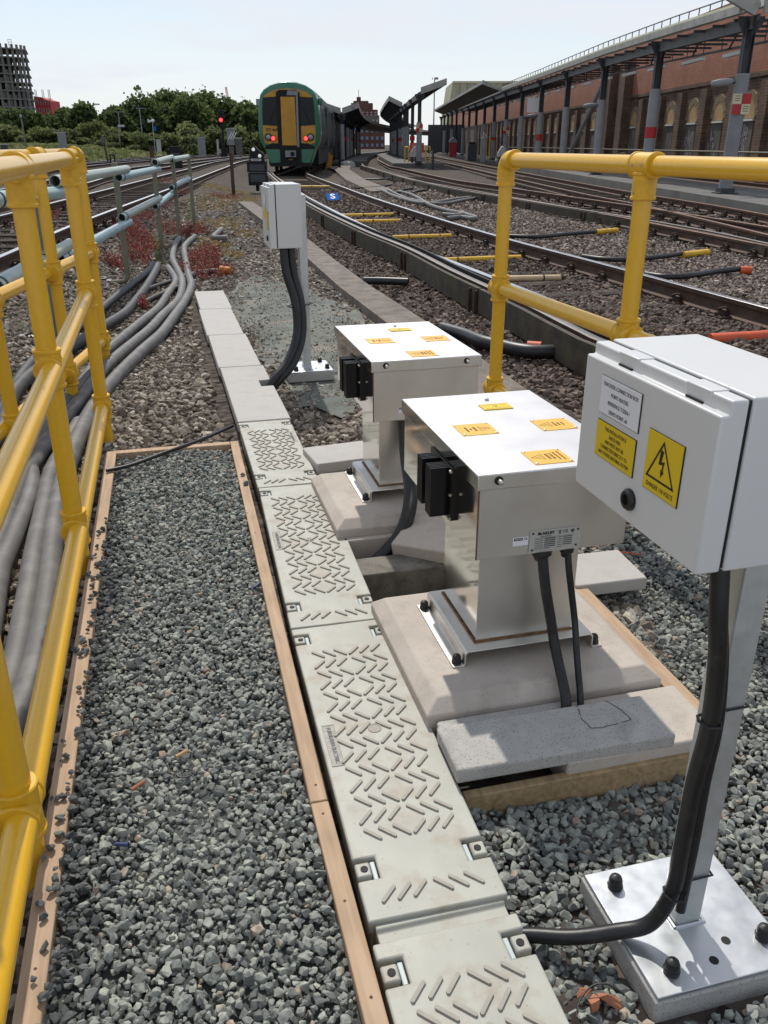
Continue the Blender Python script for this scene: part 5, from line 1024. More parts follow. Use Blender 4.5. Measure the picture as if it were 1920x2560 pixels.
    for yy in (.9, 2.9): 
        for s in (-1, 1): b.cyl((s * .80, yy, .42), (s * .68, yy, .42), .42, n=20)
    obj('wheel', b, M['under'], t)
train()

# ------------------------------------------------------------------ platforms and canopies
def prismY(nm, poly, y0, y1, m, x0=0.0, par=None): return obj(nm, MB().prism([(a + x0, c) for a, c in poly], y0, y1, 'y'), m, par)
PTOP = .19
tag(strip('platform', [Vector((7.6, 12, 0)), Vector((7.62, 40, 0)), Vector((7.5, 130, 0))], [Vector((10.2, 12, 0)), Vector((10.2, 40, 0)), Vector((10.2, 130, 0))], PTOP, .5, 'plat'))
def zf(y): return float(np.interp(y, [18, 22, 27, 35, 49, 64, 130], [3.88, 3.98, 4.12, 4.28, 4.42, 4.60, 4.9]))
CX = 8.35; CY = [21.9 + 6.85 * k for k in range(12)]
def canopy_col(x, y, z0, z1, zs, label, red=None, check=False, dark=False, ribs=False, prop=False, grp='steel columns of the canopies', rot=0):
    t = thing('canopy_column', label, 'column', (x, y, z0), rot, grp)
    b = MB(); b.box(-.11, .11, -.012, .012, 0, z1 - z0); b.box(-.11, -.095, -.10, .10, 0, z1 - z0 - .002); b.box(.095, .11, -.10, .10, 0, z1 - z0 - .002); obj('steel_column', b, M['darksteel'], t)
    if not dark:
        if ribs:
            pr = []; n = 60
            for i in range(n):
                z = .12 + (zs - z0 - .12) * i / n; h = (zs - z0 - .12) / n; pr += [(.165, z), (.165, z + h * .6), (.150, z + h * .7), (.150, z + h * .98)]
            obj('column_sleeve', MB().lathe([(.0001, .12)] + pr + [(.0001, zs - z0)], (0, 0, 0), 20), M['colgrey'], t)
        else: obj('column_sleeve', MB().lathe([(.0001, .12), (.165, .12), (.165, zs - z0), (.0001, zs - z0)], (0, 0, 0), 16), M['colgrey'], t)
    obj('base_plate', MB().box(-.24, .24, -.24, .24, 0, .03).box(-.17, .17, -.17, .17, .03, .13), M['darksteel'], t)
    for s in (-1, 1): obj('bracket', MB().prism([(s * .11, z1 - z0 - .45), (s * .14, z1 - z0 - .35), (s * .30, z1 - z0 - .10), (s * .30, z1 - z0), (s * .11, z1 - z0)], -.02, .02, 'x' if False else 'y'), M['darksteel'], t)
    for s in (-1, 1): obj('bracket', MB().prism([(s * .10, z1 - z0 - .65), (s * .14, z1 - z0 - .5), (s * .45, z1 - z0 - .12), (s * .45, z1 - z0), (s * .10, z1 - z0)], -.02, .02, 'x'), M['darksteel'], t)
    if red: obj('red_band', MB().lathe([(.0001, red[0]), (.170, red[0]), (.170, red[1]), (.0001, red[1])], (0, 0, 0), 16), M['redpaint'], t)
    if check:
        for i, (a, c, m) in enumerate([(-.21, .22, 'creampaint'), (.01, .22, 'redpaint'), (-.21, 0, 'redpaint'), (.01, 0, 'creampaint')]):
            zz = 1.75 + c; o = obj('checker_plate', MB().box(a, a + .20, -.19, -.18, zz, zz + .215), M[m], t)
            if m == 'creampaint':
                b = MB(); [b.box(a + .03, a + .17, -.1915, -.19, zz + .06 + .05 * q, zz + .075 + .05 * q) for q in range(3)]; obj('small_print', b, M['stucco'], o)
    return t
ORD = ['nearest', 'second', 'third', 'fourth', 'fifth', 'sixth', 'seventh', 'eighth', 'ninth', 'tenth', 'eleventh', 'twelfth']
for k, y in enumerate(CY):
    lab = '%s grey-sleeved canopy column from the right edge, standing on the low platform' % ORD[k]
    z1 = zf(y) - .02
    canopy_col(CX, y, PTOP, z1, 2.80 + (.0 if k == 0 else .05), lab, red=(1.28, 1.60) if k in (1, 4) else ((1.35, 1.6) if k == 7 else None), check=(k in (0, 6)), ribs=(k == 0))
for k in range(5):
    canopy_col(8.2, CY[-1] + 7 + 7 * k, PTOP, 4.9, 3.0, 'far canopy column in the dim crowd of columns along the low platform', dark=(k % 2 == 0), grp='dim far columns')
# roof of the right canopy
t = thing('platform_canopy', 'long canopy over the low platform in front of the brick wall', 'canopy')
def boxline(nm, x0, x1, za, zb, y0, y1, m, n=10, par=t):
    b = MB(); rings = []
    for i in range(n + 1):
        y = y0 + (y1 - y0) * i / n; rings.append([(x0, y, zf(y) + za), (x1, y, zf(y) + za), (x1, y, zf(y) + zb), (x0, y, zf(y) + zb)])
    return obj(nm, b.loft(rings), M[m], par)
boxline('gutter_fascia', 7.93, 8.02, .0, .17, 21.6, 64, 'fascia')
boxline('roof_edge_sheet', 8.06, 8.16, .14, .26, 21.6, 64, 'sheet')
b = MB(); n = 54
for i in range(n):
    y = 21.7 + i * .8; b.cyl((8.12, y, zf(y) + .20), (8.12, y, zf(y) + .44), .014, n=6)
b.tube([(8.12, yy_, zf(yy_) + .44) for yy_ in (21.6, 27, 35, 49, 64)], .016, 6); obj('roof_rail', b, M['darksteel'], t)
def wing(nm, xa, za, xb, zb, y0, y1, m='roofdark', th=.05, par=t, sheet=None):
    b = MB(); rings = []
    for y in np.linspace(y0, y1, 8): rings.append([(xa, y, zf(y) + za), (xb, y, zf(y) + zb), (xb, y, zf(y) + zb + th), (xa, y, zf(y) + za + th)])
    return obj(nm, b.loft(rings), M[m], par)
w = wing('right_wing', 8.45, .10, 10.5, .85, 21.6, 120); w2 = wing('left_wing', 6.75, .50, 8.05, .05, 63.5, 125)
wing('wing_edge', 10.5, .80, 10.58, .80, 21.6, 120, 'fascia', .22); wing('wing_edge', 6.66, .44, 6.75, .44, 63.5, 125, 'fascia', .20)
prismY('wing_gable', [(6.66, zf(63.5) + .42), (8.0, zf(63.5) - .05), (8.0, zf(63.5) + .2), (6.66, zf(63.5) + .68)], 63.38, 63.48, M['fascia'], 0, t)
for sx in ((7.93, 8.36), (8.46, 10.5)):
    a, c = sx; y = 21.45; za, zb = (.05 + .25, .0) if a < 8 else (.05, .80)
    if a < 8: pl = [(a - .35, zf(y) + .26), (a + .3, zf(y) - .04), (a + .42, zf(y) + .16), (a + .30, zf(y) + .42), (a - .25, zf(y) + .56)]
    else: pl = [(a, zf(y) + .0), (c, zf(y) + .75), (c, zf(y) + 1.1), (a - .02, zf(y) + .32)]
    prismY('gable_end', pl, y, y + .12, M['fascia'], 0, t)
boxline('valley_beam', 8.27, 8.43, -.30, -.04, 21.6, 120, 'darksteel'); boxline('lower_rail', 8.75, 8.81, -.55, -.50, 21.6, 100, 'darksteel')
for i in range(60):
    b = MB(); y = 22 + i * 1.37; b.box(8.0, 10.4, y, y + .05, zf(y) - .12 + 0, zf(y) - .06)
    if i % 5 in (1, 3): b.tube([(8.36, y - .9, zf(y) - .22), (8.78, y + .9, zf(y) - .52)], .025, 5)
    b.box(8.77, 8.79, y, y + .02, zf(y) - .52, zf(y) - .08)
    obj('roof_frame', b, M['darksteel'], t)
for i, y in enumerate([CY[k] + 1.2 + d for k in range(8) for d in (0, 3.3)]):
    obj('strip_light', MB().box(8.84, 8.96, y, y + 1.7, zf(y) - .66, zf(y) - .56), M['whitepaint'], t, bevel=.02)
for k in (0, 2, 4): 
    y = CY[k]; tt = thing('wall_lamp', 'grey oval street lamp head on the %s canopy column' % ORD[k], 'lamp', (CX, y, 2.62 + .02 * k), 0, 'lamp heads on the columns')
    obj('lamp_head', MB().lathe([(.0001, -.30), (.06, -.27), (.085, -.1), (.08, .1), (.04, .26), (.0001, .3)], (-.42, .02, 0), 12, (1, 0, .1)), M['greypaint'], tt); obj('arm', MB().cyl((-.15, 0, 0), (-.2, 0, 0), .03), M['darksteel'], tt)
pa, pb = P(1160 + 755 / 2.183, 460 / 2.183, CY[2] + 2), P(1160 + 572 / 2.183, 848 / 2.183, CY[2] + 8)
tag(obj('prop_pole', MB().cyl(pa, pb, .085, n=10), M['greypaint']), 'slanting grey prop pole leaning from the third column towards the brick wall', 'pole')
p = P(1320, 244, 50); q = P(1350, 281, 50); tag(obj('blank_board', MB().box(p.x, q.x, 50, 50.04, q.z, p.z), M['whitepaint']), 'plain pale board hanging under the canopy in front of the orange brick', 'board')

# ------------------------------------------------------------------ brick wall with boarded arches
WX = 14.6
t = thing('brick_wall', 'long old brick wall, dark below and orange above, with a row of boarded arches', 'brick wall', (0, 0, 0))
def wx(y): return WX - .012 * (y - 30)
def wallrun(nm, z0, z1, off, y0, y1, m, par=t, d=.4):
    return obj(nm, MB().loft([[(wx(y) - off, y, z0), (wx(y) + d, y, z0), (wx(y) + d, y, z1), (wx(y) - off, y, z1)] for y in (y0, (y0 + y1) / 2, y1)]), M[m], par)
wallrun('lower_wall', -.3, 3.79, 0, 24, 178, 'brick_b'); wallrun('upper_wall', 3.79, 6.7, .02, 24, 178, 'brick_r', d=.38); wallrun('string_course', 3.70, 3.86, .07, 24, 178, 'brick_b', d=.1)
ay = [33.6 + 3.2 * k for k in range(-1, 31)]
for k, y in enumerate(ay):
    if 54 < y < 58.5: continue
    x = wx(y); hw = .62
    win = obj('arched_window', MB().prism([(y - hw, 2.24)] + [(y - hw * math.cos(R(a)), 2.30 + .68 * math.sin(R(a))) for a in range(0, 181, 20)] + [(y + hw, 2.24)], x - .035, x + .05, 'x'), M['osb'], t)
    b = MB(); n = 10
    for a in range(n):
        a0, a1 = R(180 * a / n), R(180 * (a + 1) / n - 2); r0, r1 = 1.0, 1.42
        b.prism([(y - hw * r0 * math.cos(a0), 2.30 + .68 * r0 * math.sin(a0)), (y - hw * r1 * math.cos(a0), 2.30 + .68 * r1 * math.sin(a0)), (y - hw * r1 * math.cos(a1), 2.30 + .68 * r1 * math.sin(a1)), (y - hw * r0 * math.cos(a1), 2.30 + .68 * r0 * math.sin(a1))], x - .05, x + .05, 'x')
    obj('arch_stones', b, M['arch'] if 'arch' in M else M.setdefault('arch', mat('buff_arch_stone', (.26, .20, .12), .9, var=.3, vscale=4)), win)
    obj('sill', MB().box(x - .08, x + .02, y - hw, y + hw, 2.14, 2.22), M['whitepaint'], win)
    obj('blocked_opening', MB().box(x - .03, x + .05, y - hw, y + hw, .1, 2.12), M['osb2'] if k == 0 else M['stucco'], win) if False else obj('blocked_opening', MB().box(x - .03, x + .05, y - hw, y + hw, .1, 2.12), M['stucco'], win)
for k, y in enumerate([a + 1.6 for a in ay]):
    x = wx(y); big = 54 < y < 60
    obj('pilaster', MB().box(x - (.5 if big else .22), x + .05, y - (.6 if big else .38), y + (.6 if big else .38), -.2, 5.6 if big else 3.55), M['brick_b'] if not big or True else M['brick_r'], t)
b = MB()
rng = random.Random(5)
for y in (37.0, 40.2, 43.2, 33.5, 52.8):
    x = wx(y) - .036
    for i in range(rng.randint(5, 9)):
        a = y + rng.uniform(-.5, .5); z = rng.uniform(.5, 1.6); pts = sm([(x, a, z), (x, a + rng.uniform(-.1, .1), z + .3), (x, a + rng.uniform(.05, .25), z + rng.uniform(.1, .6)), (x, a + rng.uniform(-.1, .2), z - .1)], 4)
        for p, q in zip(pts, pts[1:]):
            d = (q - p); nn = Vector((0, -d.z, d.y)).normalized() * .035; b.quad(p - nn, q - nn, q + nn, p + nn)
obj('graffiti', b, mat('faded_graffiti', (.36, .32, .35), .8, var=.3, vscale=3), t, smooth=False)
b = MB()
b.tube([(13.7, 18, 1.02), (13.3, 60, 1.02), (13.0, 100, 1.0)], .035, 6)
for y in range(18, 100, 4): b.cyl((13.7 - .0085 * (y - 18), y, -.1), (13.7 - .0085 * (y - 18), y, 1.02), .03, n=6)
r_ = thing('pipe_rail', 'dull pipe railing running in front of the brick wall', 'railing'); obj('rail_tubes', b, M['grp_post'], r_)
p = P(1535, 388, 36); tag(obj('timber_wedge', MB().prism([(p.x - .5, .75), (p.x + .45, 1.02), (p.x + .5, .8)], 36, 36.3, 'y'), M['timber_y']), 'orange timber edge poking up behind the right handrail', 'timber')

t = thing('shade_backdrop', 'dark hoarding added for the shade below the far end of the platform canopy', 'backdrop', (0, 0, 0)); obj('panel', MB().box(7.2, 13.6, 150, 150.3, -.2, 4.2), M['darksteel'], t)  # added dark sheet standing in for the shade behind the far columns
# ------------------------------------------------------------------ the two island canopies
def island(label, path_, zc, wl, wr, rise, z0, cols, clab, lw_from=0, check0=False):
    t = thing('platform_canopy', label, 'canopy'); pts = path(path_, 2.0)
    pl_ = sweep(pts, [(-1.6, z0 - .5), (1.6, z0 - .5), (1.6, z0), (-1.6, z0)], 0)
    o = obj('platform', pl_, M['plat']); tag(o, kind='structure')
    i0 = next(i for i, p in enumerate(pts) if p.y >= lw_from)
    for nm, w, ps in (('right_wing', wr, pts), ('left_wing', -wl, pts[i0:])):
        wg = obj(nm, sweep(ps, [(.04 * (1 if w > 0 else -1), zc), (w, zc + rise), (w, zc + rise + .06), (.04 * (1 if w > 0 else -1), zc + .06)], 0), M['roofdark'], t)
        obj('edge_board', sweep(ps, [(w, zc + rise - .14), (w * 1.06, zc + rise - .14), (w * 1.06, zc + rise + .16), (w, zc + rise + .16)], 0), M['fascia'], wg)
        p = ps[0]; d = (ps[1] - ps[0]).normalized(); n = Vector((d.y, -d.x, 0)); vs = []
        for dd in (-.14, -.02):
            for a, c in ((.05 * (1 if w > 0 else -1), zc - .12), (w * 1.06, zc + rise - .16), (w * 1.06, zc + rise + .20), (.05 * (1 if w > 0 else -1), zc + .26)): vs.append(p + d * dd + n * a + Vector((0, 0, c)))
        obj('gable_board', MB().add(vs, [(3, 2, 1, 0), (4, 5, 6, 7), (0, 1, 5, 4), (1, 2, 6, 5), (2, 3, 7, 6), (3, 0, 4, 7)]), M['fascia'], wg)
        for q in range(0, min(len(ps), 20), 1):
            for fr in (.0, .5):
                pp = ps[q] + d * 2 * fr; b = MB(); b.add([pp + n * a + Vector((0, 0, c)) + d * e for e in (0, .06) for a, c in ((0, zc - .16), (w * .96, zc + rise - .12), (w * .96, zc + rise - .02), (0, zc - .02))], [(3, 2, 1, 0), (4, 5, 6, 7), (0, 1, 5, 4), (1, 2, 6, 5), (2, 3, 7, 6), (3, 0, 4, 7)]); obj('purlin', b, M['darksteel'], wg)
    obj('valley_beam', sweep(pts, [(-.08, zc - .34), (.08, zc - .34), (.08, zc), (-.08, zc)], 0), M['darksteel'], t)
    L = 0; nxt = 0; k = 0
    for a, c in zip(pts, pts[1:]):
        if L >= nxt and k < cols:
            canopy_col(a.x, a.y, z0, zc - .1, z0 + 2.3, clab % ORD[min(k, 11)], red=(1.3, 1.6) if k % 3 == 1 else None, check=(k == 0 and check0), dark=(k % 4 == 1), grp='columns of the island canopies'); nxt += 5.6; k += 1
        L += (c - a).length
    return t
island('middle island canopy with a raised butterfly roof, its right wing reaching highest', [(2.15, 56), (1.9, 64), (1.55, 76), (1.0, 96), (.75, 120), (2.2, 160), (5, 190)], 4.15, 1.1, 1.5, .55, .22, 10, '%s column from the near end of the middle island canopy', 74, True)
island('left island canopy with a butterfly roof beside the green train', [(-2.85, 62), (-3.0, 75), (-2.9, 95), (-1.6, 125), (3.5, 165), (12, 200)], 3.25, 1.15, 1.1, .42, .22, 8, '%s column from the near end of the left island canopy', 0, False)

# ------------------------------------------------------------------ equipment near the station
def red_notice(u, v):
    p = foot(u, v); t = thing('warning_barrier', 'red warning board between yellow hoop posts at the foot of the middle island', 'barrier', (p.x, p.y, p.z), 0)
    k = p.y / 1.0 / FPX * .93; X = lambda px: (px - u) * k
    obj('red_board', MB().box(X(1024), X(1059), .05, .08, (v - 388) * k * .92 + .15, (v - 366) * k * .92 + .2), M['redboard'], t)
    b = MB()
    for i in range(4): b.box(X(1030), X(1054), .045, .049, (v - 385) * k * .92 + .22 + i * .10, (v - 385) * k * .92 + .25 + i * .10)
    obj('board_print', b, M['whitepaint'], t)
    for a, c in ((1012, 1021), (1063, 1074)):
        obj('hoop_post', MB().tube(sm([(X(a), 0, 0), (X(a), 0, 1.15), (X(a) + .06, 0, 1.22), (X(c) - .06, 0, 1.22), (X(c), 0, 1.15), (X(c), 0, 0)], 4), .04, 8), M['tubeyel'], t)
M['redboard'] = mat('red_board', (.55, .06, .03), .5)
red_notice(1042, 418)
def point_stand(u, v, hpx, wpx, label):
    p = foot(u, v); k = p.y / FPX * .93; t = thing('equipment_stand', label, 'equipment stand', p, 0, 'peaked grey equipment stands'); h = hpx * k * .93; w = wpx * k / 2
    obj('hood', MB().prism([(-w, h * .52), (w, h * .52), (w * .95, h * .86), (w * .25, h), (-.1 * w, h * .98), (-w, h * .72)], -.25, .25, 'y'), M['galvpaint'], t, bevel=.02)
    obj('leg', MB().box(-w * .75, -w * .15, -.1, .1, 0, h * .53), M['darksteel'], t); obj('leg', MB().box(w * .15, w * .7, -.1, .1, 0, h * .53), M['darksteel'], t)
M['galvpaint'] = mat('pale_grey_paint', (.42, .43, .42), .6, var=.1)
point_stand(1035, 420, 52, 20, 'pale peaked equipment hood on two dark legs in front of the red board')
point_stand(1252, 422, 56, 19, 'pale peaked equipment hood just left of the right handrail corner')
def post_thing(nm, u, v, vt, w, m, label, cat, top=None, Y=None):
    p = foot(u, v) if Y is None else P(u, v, Y); q = P(u, vt, p.y); t = thing(nm, label, cat, p, 0); obj('post', MB().box(-w / 2, w / 2, -w / 2, w / 2, -.05, q.z - p.z), M[m], t)
    return t, q.z - p.z
t, h = post_thing('service_post', 1082, 425, 372, .12, 'darksteel', 'dark blue-grey service post with a small hooked bracket right of the red board', 'post'); obj('bracket', MB().box(-.18, .06, -.05, .05, h * .85, h * .9).box(-.18, -.13, -.05, .05, h * .55, h * .9), M['galvpaint'], t)
t, h = post_thing('yellow_pole', 864, 409, 304, .10, 'tubeyel', 'thin yellow pole with a pale upper half beside the left island canopy', 'pole'); obj('pale_top', MB().box(-.055, .055, -.055, .055, h * .45, h * 1.0), M['creampaint'], t)
t, h = post_thing('yellow_pole', 1222, 408, 345, .12, 'tubeyel', 'yellow pole beside the column behind the right handrail corner', 'pole')
# red cabinet, grey machine and dark bin on the platform
def eq(u, v, y, w, d, h, m, nm, label, cat, extra=None):
    p = P(u, v, y); t = thing(nm, label, cat, (p.x, y, PTOP), 0); obj('casing', MB().box(-w / 2, w / 2, 0, d, 0, h), M[m], t, bevel=.03); return t
t = eq(1132, 391, 86, .62, .4, 1.25, 'redpaint', 'fire_cabinet', 'dull red cabinet with a sloping grey hood on the low platform', 'cabinet'); obj('hood', MB().prism([(-.38, 1.25), (.38, 1.25), (.30, 1.48), (0, 1.72), (-.34, 1.45)], -.05, .45, 'y'), M['greypaint'], t)
t = eq(1207, 404, 60, .30, .3, 1.5, 'greypaint', 'platform_machine', 'slim grey machine with a pale bracket on top, left of the yellow pole', 'machine'); obj('top_bracket', MB().tube([(-.05, 0, 1.5), (-.03, 0, 1.85), (.12, 0, 1.6)], .03, 6), M['whitepaint'], t)
t = eq(1180, 401, 66, .60, .5, 1.1, 'darksteel', 'waste_bin', 'dark green waste bin among the far columns of the low platform', 'bin'); obj('bin_lid', MB().box(-.25, .25, .05, .45, 1.1, 1.25), M['under'], t)
tag(obj('concrete_bollard', MB().lathe([(.0001, 0), (.22, 0), (.13, 1.15), (.0001, 1.15)], (7.0, 76, .1), 8), M['conc_pale']), 'pale tapered concrete bollard left of the red cabinet', 'bollard')
# buffer frame beside the train
p = foot(832, 424); t = thing('trackside_stop', 'dark timber frame with an ochre panel standing beside the rear of the train', 'frame', p, 0)
for x in (-.55, .42): obj('upright', MB().box(x - .06, x + .06, -.06, .06, 0, 1.0), M['under'], t)
for z_ in (.25, .62): obj('crosspiece', MB().box(-.60, .48, -.08, -.055, z_ - .06, z_ + .06), M['under'], t)
obj('ochre_panel', MB().prism([(-.45, .05), (-.08, .05), (.02, .75), (-.5, 1.25), (-.56, 1.2), (-.25, .75)], -.12, -.085, 'y'), M['train_yel'], t)
p = foot(868, 418); o = obj('stone_heap', MB().lathe([(.0001, 0), (.55, 0), (.5, .28), (.25, .38), (.0001, .4)], p, 9), M['conc_pale'], None, smooth=False); tag(o, 'pale concrete lump at the foot of the thin yellow pole', 'concrete block')
# ------------------------------------------------------------------ signals, cases and posts on the left
Yg = 27.5; p = P(668, 478, Yg); p.z = gz(p.x, p.y)
t = thing('shunting_signal', 'black shunting signal with two white lamps beside the train', 'signal', p, 0); sc_ = Yg / FPX * .93
def SX(px): return (px / 10.37 + 560 - 648) * sc_
def SZ(py): return P(648, 320 + py / 10.37, Yg).z - p.z
p0 = P(648, 478, Yg); t.location = (p0.x, Yg, p.z)
obj('lower_box', MB().box(SX(650), SX(1110), 0, .35, SZ(1490), SZ(1165)), M['under'], t, bevel=.01); obj('upper_box', MB().box(SX(630), SX(1120), -.01, .35, SZ(1150), SZ(860)), M['under'], t, bevel=.01)
obj('lower_panel', MB().box(SX(705), SX(1090), -.012, 0, SZ(1395), SZ(1200)), M['panelgrey'] if 'panelgrey' in M else M.setdefault('panelgrey', mat('panel_grey', (.045, .048, .055), .6)), t); obj('upper_panel', MB().box(SX(695), SX(1085), -.022, -.01, SZ(1115), SZ(940)), M['panelgrey'], t)
obj('signal_head', MB().prism([(SX(700), SZ(860)), (SX(1080), SZ(860)), (SX(1060), SZ(650)), (SX(930), SZ(560)), (SX(880), SZ(480)), (SX(830), SZ(462)), (SX(770), SZ(490)), (SX(725), SZ(600))], -.02, .22, 'y'), M['under'], t, bevel=.008)
M['lampw'] = mat('white_signal_lamp', (.8, .8, .78), .3, emit=(1, 1, .95), estr=.35)
for px, py in ((825, 555), (978, 722)): obj('lamp', MB().lathe([(.0001, 0), (.052, 0), (.045, .03), (.0001, .035)], (SX(px), -.02, SZ(py)), 14, (0, -1, 0)), M['lampw'], t)
o = obj('number_plate', MB().box(SX(745), SX(1015), -.03, -.02, SZ(855), SZ(795)), M['conc_pale'], t); text('plate_number', 'BN 204', .055, M['ink'], o, (SX(880), -.032, SZ(826)), (R(90), 0, 0))
obj('stem', MB().box(SX(820), SX(900), .1, .2, SZ(1640), SZ(1490)), M['under'], t)
p = P(584, 484, 26.6); t = thing('rusty_post', 'rusty brown steel post on a small foot, left of the shunting signal', 'post', (p.x, 26.6, gz(p.x, 26.6))); h_ = P(579, 382, 26.6).z - gz(p.x, 26.6)
obj('post', MB().box(-.045, .045, -.045, .045, 0, h_), M['rail'], t); obj('foot', MB().box(-.25, .25, -.06, .06, -.01, .03), M['rail'], t)
# colour light signal
Ys = 86; p = P(561, 392, Ys); t = thing('colour_light_signal', 'tall colour light signal showing one red light before the trees', 'signal', (p.x, Ys, gz(p.x, Ys))); Z = lambda v: P(560, v, Ys).z - gz(p.x, Ys)
obj('mast', MB().cyl((0, 0, 0), (0, 0, Z(318)), .10, n=10), M['under'], t); obj('signal_head', MB().box(-.30, .22, -.15, .15, Z(309), Z(275)), M['under'], t, bevel=.04); obj('junction_box', MB().box(-.15, .2, -.15, .15, Z(322), Z(312)), M['under'], t)
obj('red_lamp', MB().lathe([(.0001, 0), (.16, 0), (.1, .05), (.0001, .06)], (-.06, -.15, Z(300)), 14, (0, -1, 0)), M['tail'], t)
obj('equipment_box', MB().box(-.25, .3, -.2, .2, 0, .9), M['under'], t)
# cabinets among the grass
def case(u0, u1, vt, vb, Y, label, m='loccab', hatch=False, ped=0, cat='equipment case', nm='equipment_case', grp='grey trackside cases', whitetop=False):
    a = P(u0, vt, Y); c = P(u1, vb, Y); x = (a.x + c.x) / 2; w = abs(c.x - a.x); zb = gz(x, Y); h = a.z - zb; t = thing(nm, label, cat, (x, Y, zb), R(8), grp)
    pb_ = (c.z - zb) if ped else 0; obj('casing', MB().box(-w / 2, w / 2, 0, w * .8, max(pb_, 0), h), M[m], t, bevel=.02)
    obj('lid', MB().box(-w / 2 - .03, w / 2 + .03, -.03, w * .8 + .03, h, h + .06), M['whitepaint' if whitetop else 'galvpaint'], t)
    if ped: obj('pedestal', MB().box(-w * .32, w * .32, .1, w * .6, -.2, pb_ + .01), M['stucco'], t)
    else: obj('pedestal', MB().box(-w * .45, w * .45, .05, w * .7, -.5, 0.02), M['stucco'], t)
    if hatch:
        b = MB(); [b.quad((x_, -.012, z0_), (x_ + .08, -.012, z0_), (x_ + .38, -.012, z0_ + .5), (x_ + .30, -.012, z0_ + .5)) for x_, z0_ in ((-.05, h * .68), (.13, h * .68), (-.23, h * .68))]; obj('striped_label', b, M['whitepaint'], t, smooth=False)
    return t
case(566, 587, 322, 363, 70, 'tall grey case with a white striped label on a dark pedestal', hatch=True, ped=1)
case(143, 166, 333, 372, 62, 'tall blue-grey case behind the yellow handrail on the left')
case(493, 514, 344, 377, 88, 'wide dark grey case left of the colour light signal')
case(588, 606, 346, 372, 95, 'pale weathered case with a bright white top edge', 'stucco', whitetop=True)
case(390, 403, 350, 375, 92, 'light grey case beside the wind turbine pole', 'galvpaint')
case(468, 478, 347, 372, 100, 'small grey case half hidden in the grass', 'loccab'); case(541, 547, 350, 370, 98, 'slim pale case just left of the signal mast', 'galvpaint')
case(0, 18, 362, 376, 60, 'low dark case at the left edge of the photo', 'darksteel')
# dark ground signal with a red lamp
Yd = 45; a = P(425, 366, Yd); c = P(450, 405, Yd); t = thing('ground_signal', 'dark ground signal box with a small red lamp behind the pale pipes', 'signal', ((a.x + c.x) / 2, Yd, gz(a.x, Yd))); zt = a.z - gz(a.x, Yd)
obj('case', MB().box(-.27, .27, 0, .3, .1, zt), M['under'], t, bevel=.02); obj('panel', MB().box(-.2, .22, -.012, 0, zt - .55, zt - .3), M['panelgrey'], t); obj('red_lamp', MB().lathe([(.0001, 0), (.06, 0), (.0001, .03)], (-.15, -.01, .18), 12, (0, -1, 0)), M['tail'], t)
p = foot(381, 405); t = thing('short_post', 'short dark post with a square top between the left tracks', 'post', (P(381, 400, 48).x, 48, gz(-13, 48))); obj('post', MB().box(-.09, .09, -.09, .09, 0, P(381, 364, 48).z - gz(-13, 48)), M['rail'], t)
p = P(268, 392, 58); t = thing('small_signal', 'leaning small post signal beside a little black table-like box', 'signal', (p.x, 58, gz(p.x, 58))); obj('post', MB().tube([(0, 0, 0), (-.02, 0, .6), (-.12, 0, 1.2)], .06, 8), M['rail'], t); obj('head', MB().box(-.25, -.02, -.1, .1, 1.2, 1.6), M['stucco'], t, bevel=.02); obj('side_box', MB().box(.1, .45, 0, .3, .55, .62).box(.12, .17, .05, .2, 0, .55).box(.38, .43, .05, .2, 0, .55), M['under'], t)
p = P(66, 375, 75); t = thing('marker_post', 'dark post carrying a black board with a white 8', 'marker post', (p.x, 75, gz(p.x, 75))); h_ = P(62, 296, 75).z - gz(p.x, 75)
obj('post', MB().cyl((0, 0, 0), (0, 0, h_), .07, n=8), M['grp_post'], t); o = obj('board', MB().box(-.17, .17, -.1, -.06, h_ - .02, h_ + .36), M['under'], t); text('number', '8', .36, M['whitepaint'], o, (0, -.102, h_ + .17), (R(90), 0, 0))
Yw = 92; p = P(386, 356, Yw); t = thing('wind_turbine', 'small white wind turbine with a blue solar panel on a thin pole', 'wind turbine', (p.x, Yw, gz(p.x, Yw))); zz = lambda v: P(386, v, Yw).z - gz(p.x, Yw)
obj('pole', MB().cyl((0, 0, 0), (0, 0, zz(294)), .035, n=6), M['galvpaint'], t); obj('tail_fin', MB().prism([(-.15, zz(303)), (-.45, zz(297)), (-.42, zz(306)), (-.15, zz(305))], -.02, .02, 'y'), M['whitepaint'], t); obj('rotor', MB().lathe([(.0001, -.25), (.12, -.1), (.16, .1), (.0001, .2)], (.05, 0, zz(302)), 8, (1, 0, 0)), M['whitepaint'], t); obj('solar_panel', MB().box(.05, .32, -.05, 0, zz(327), zz(316)), M['blue'], t)
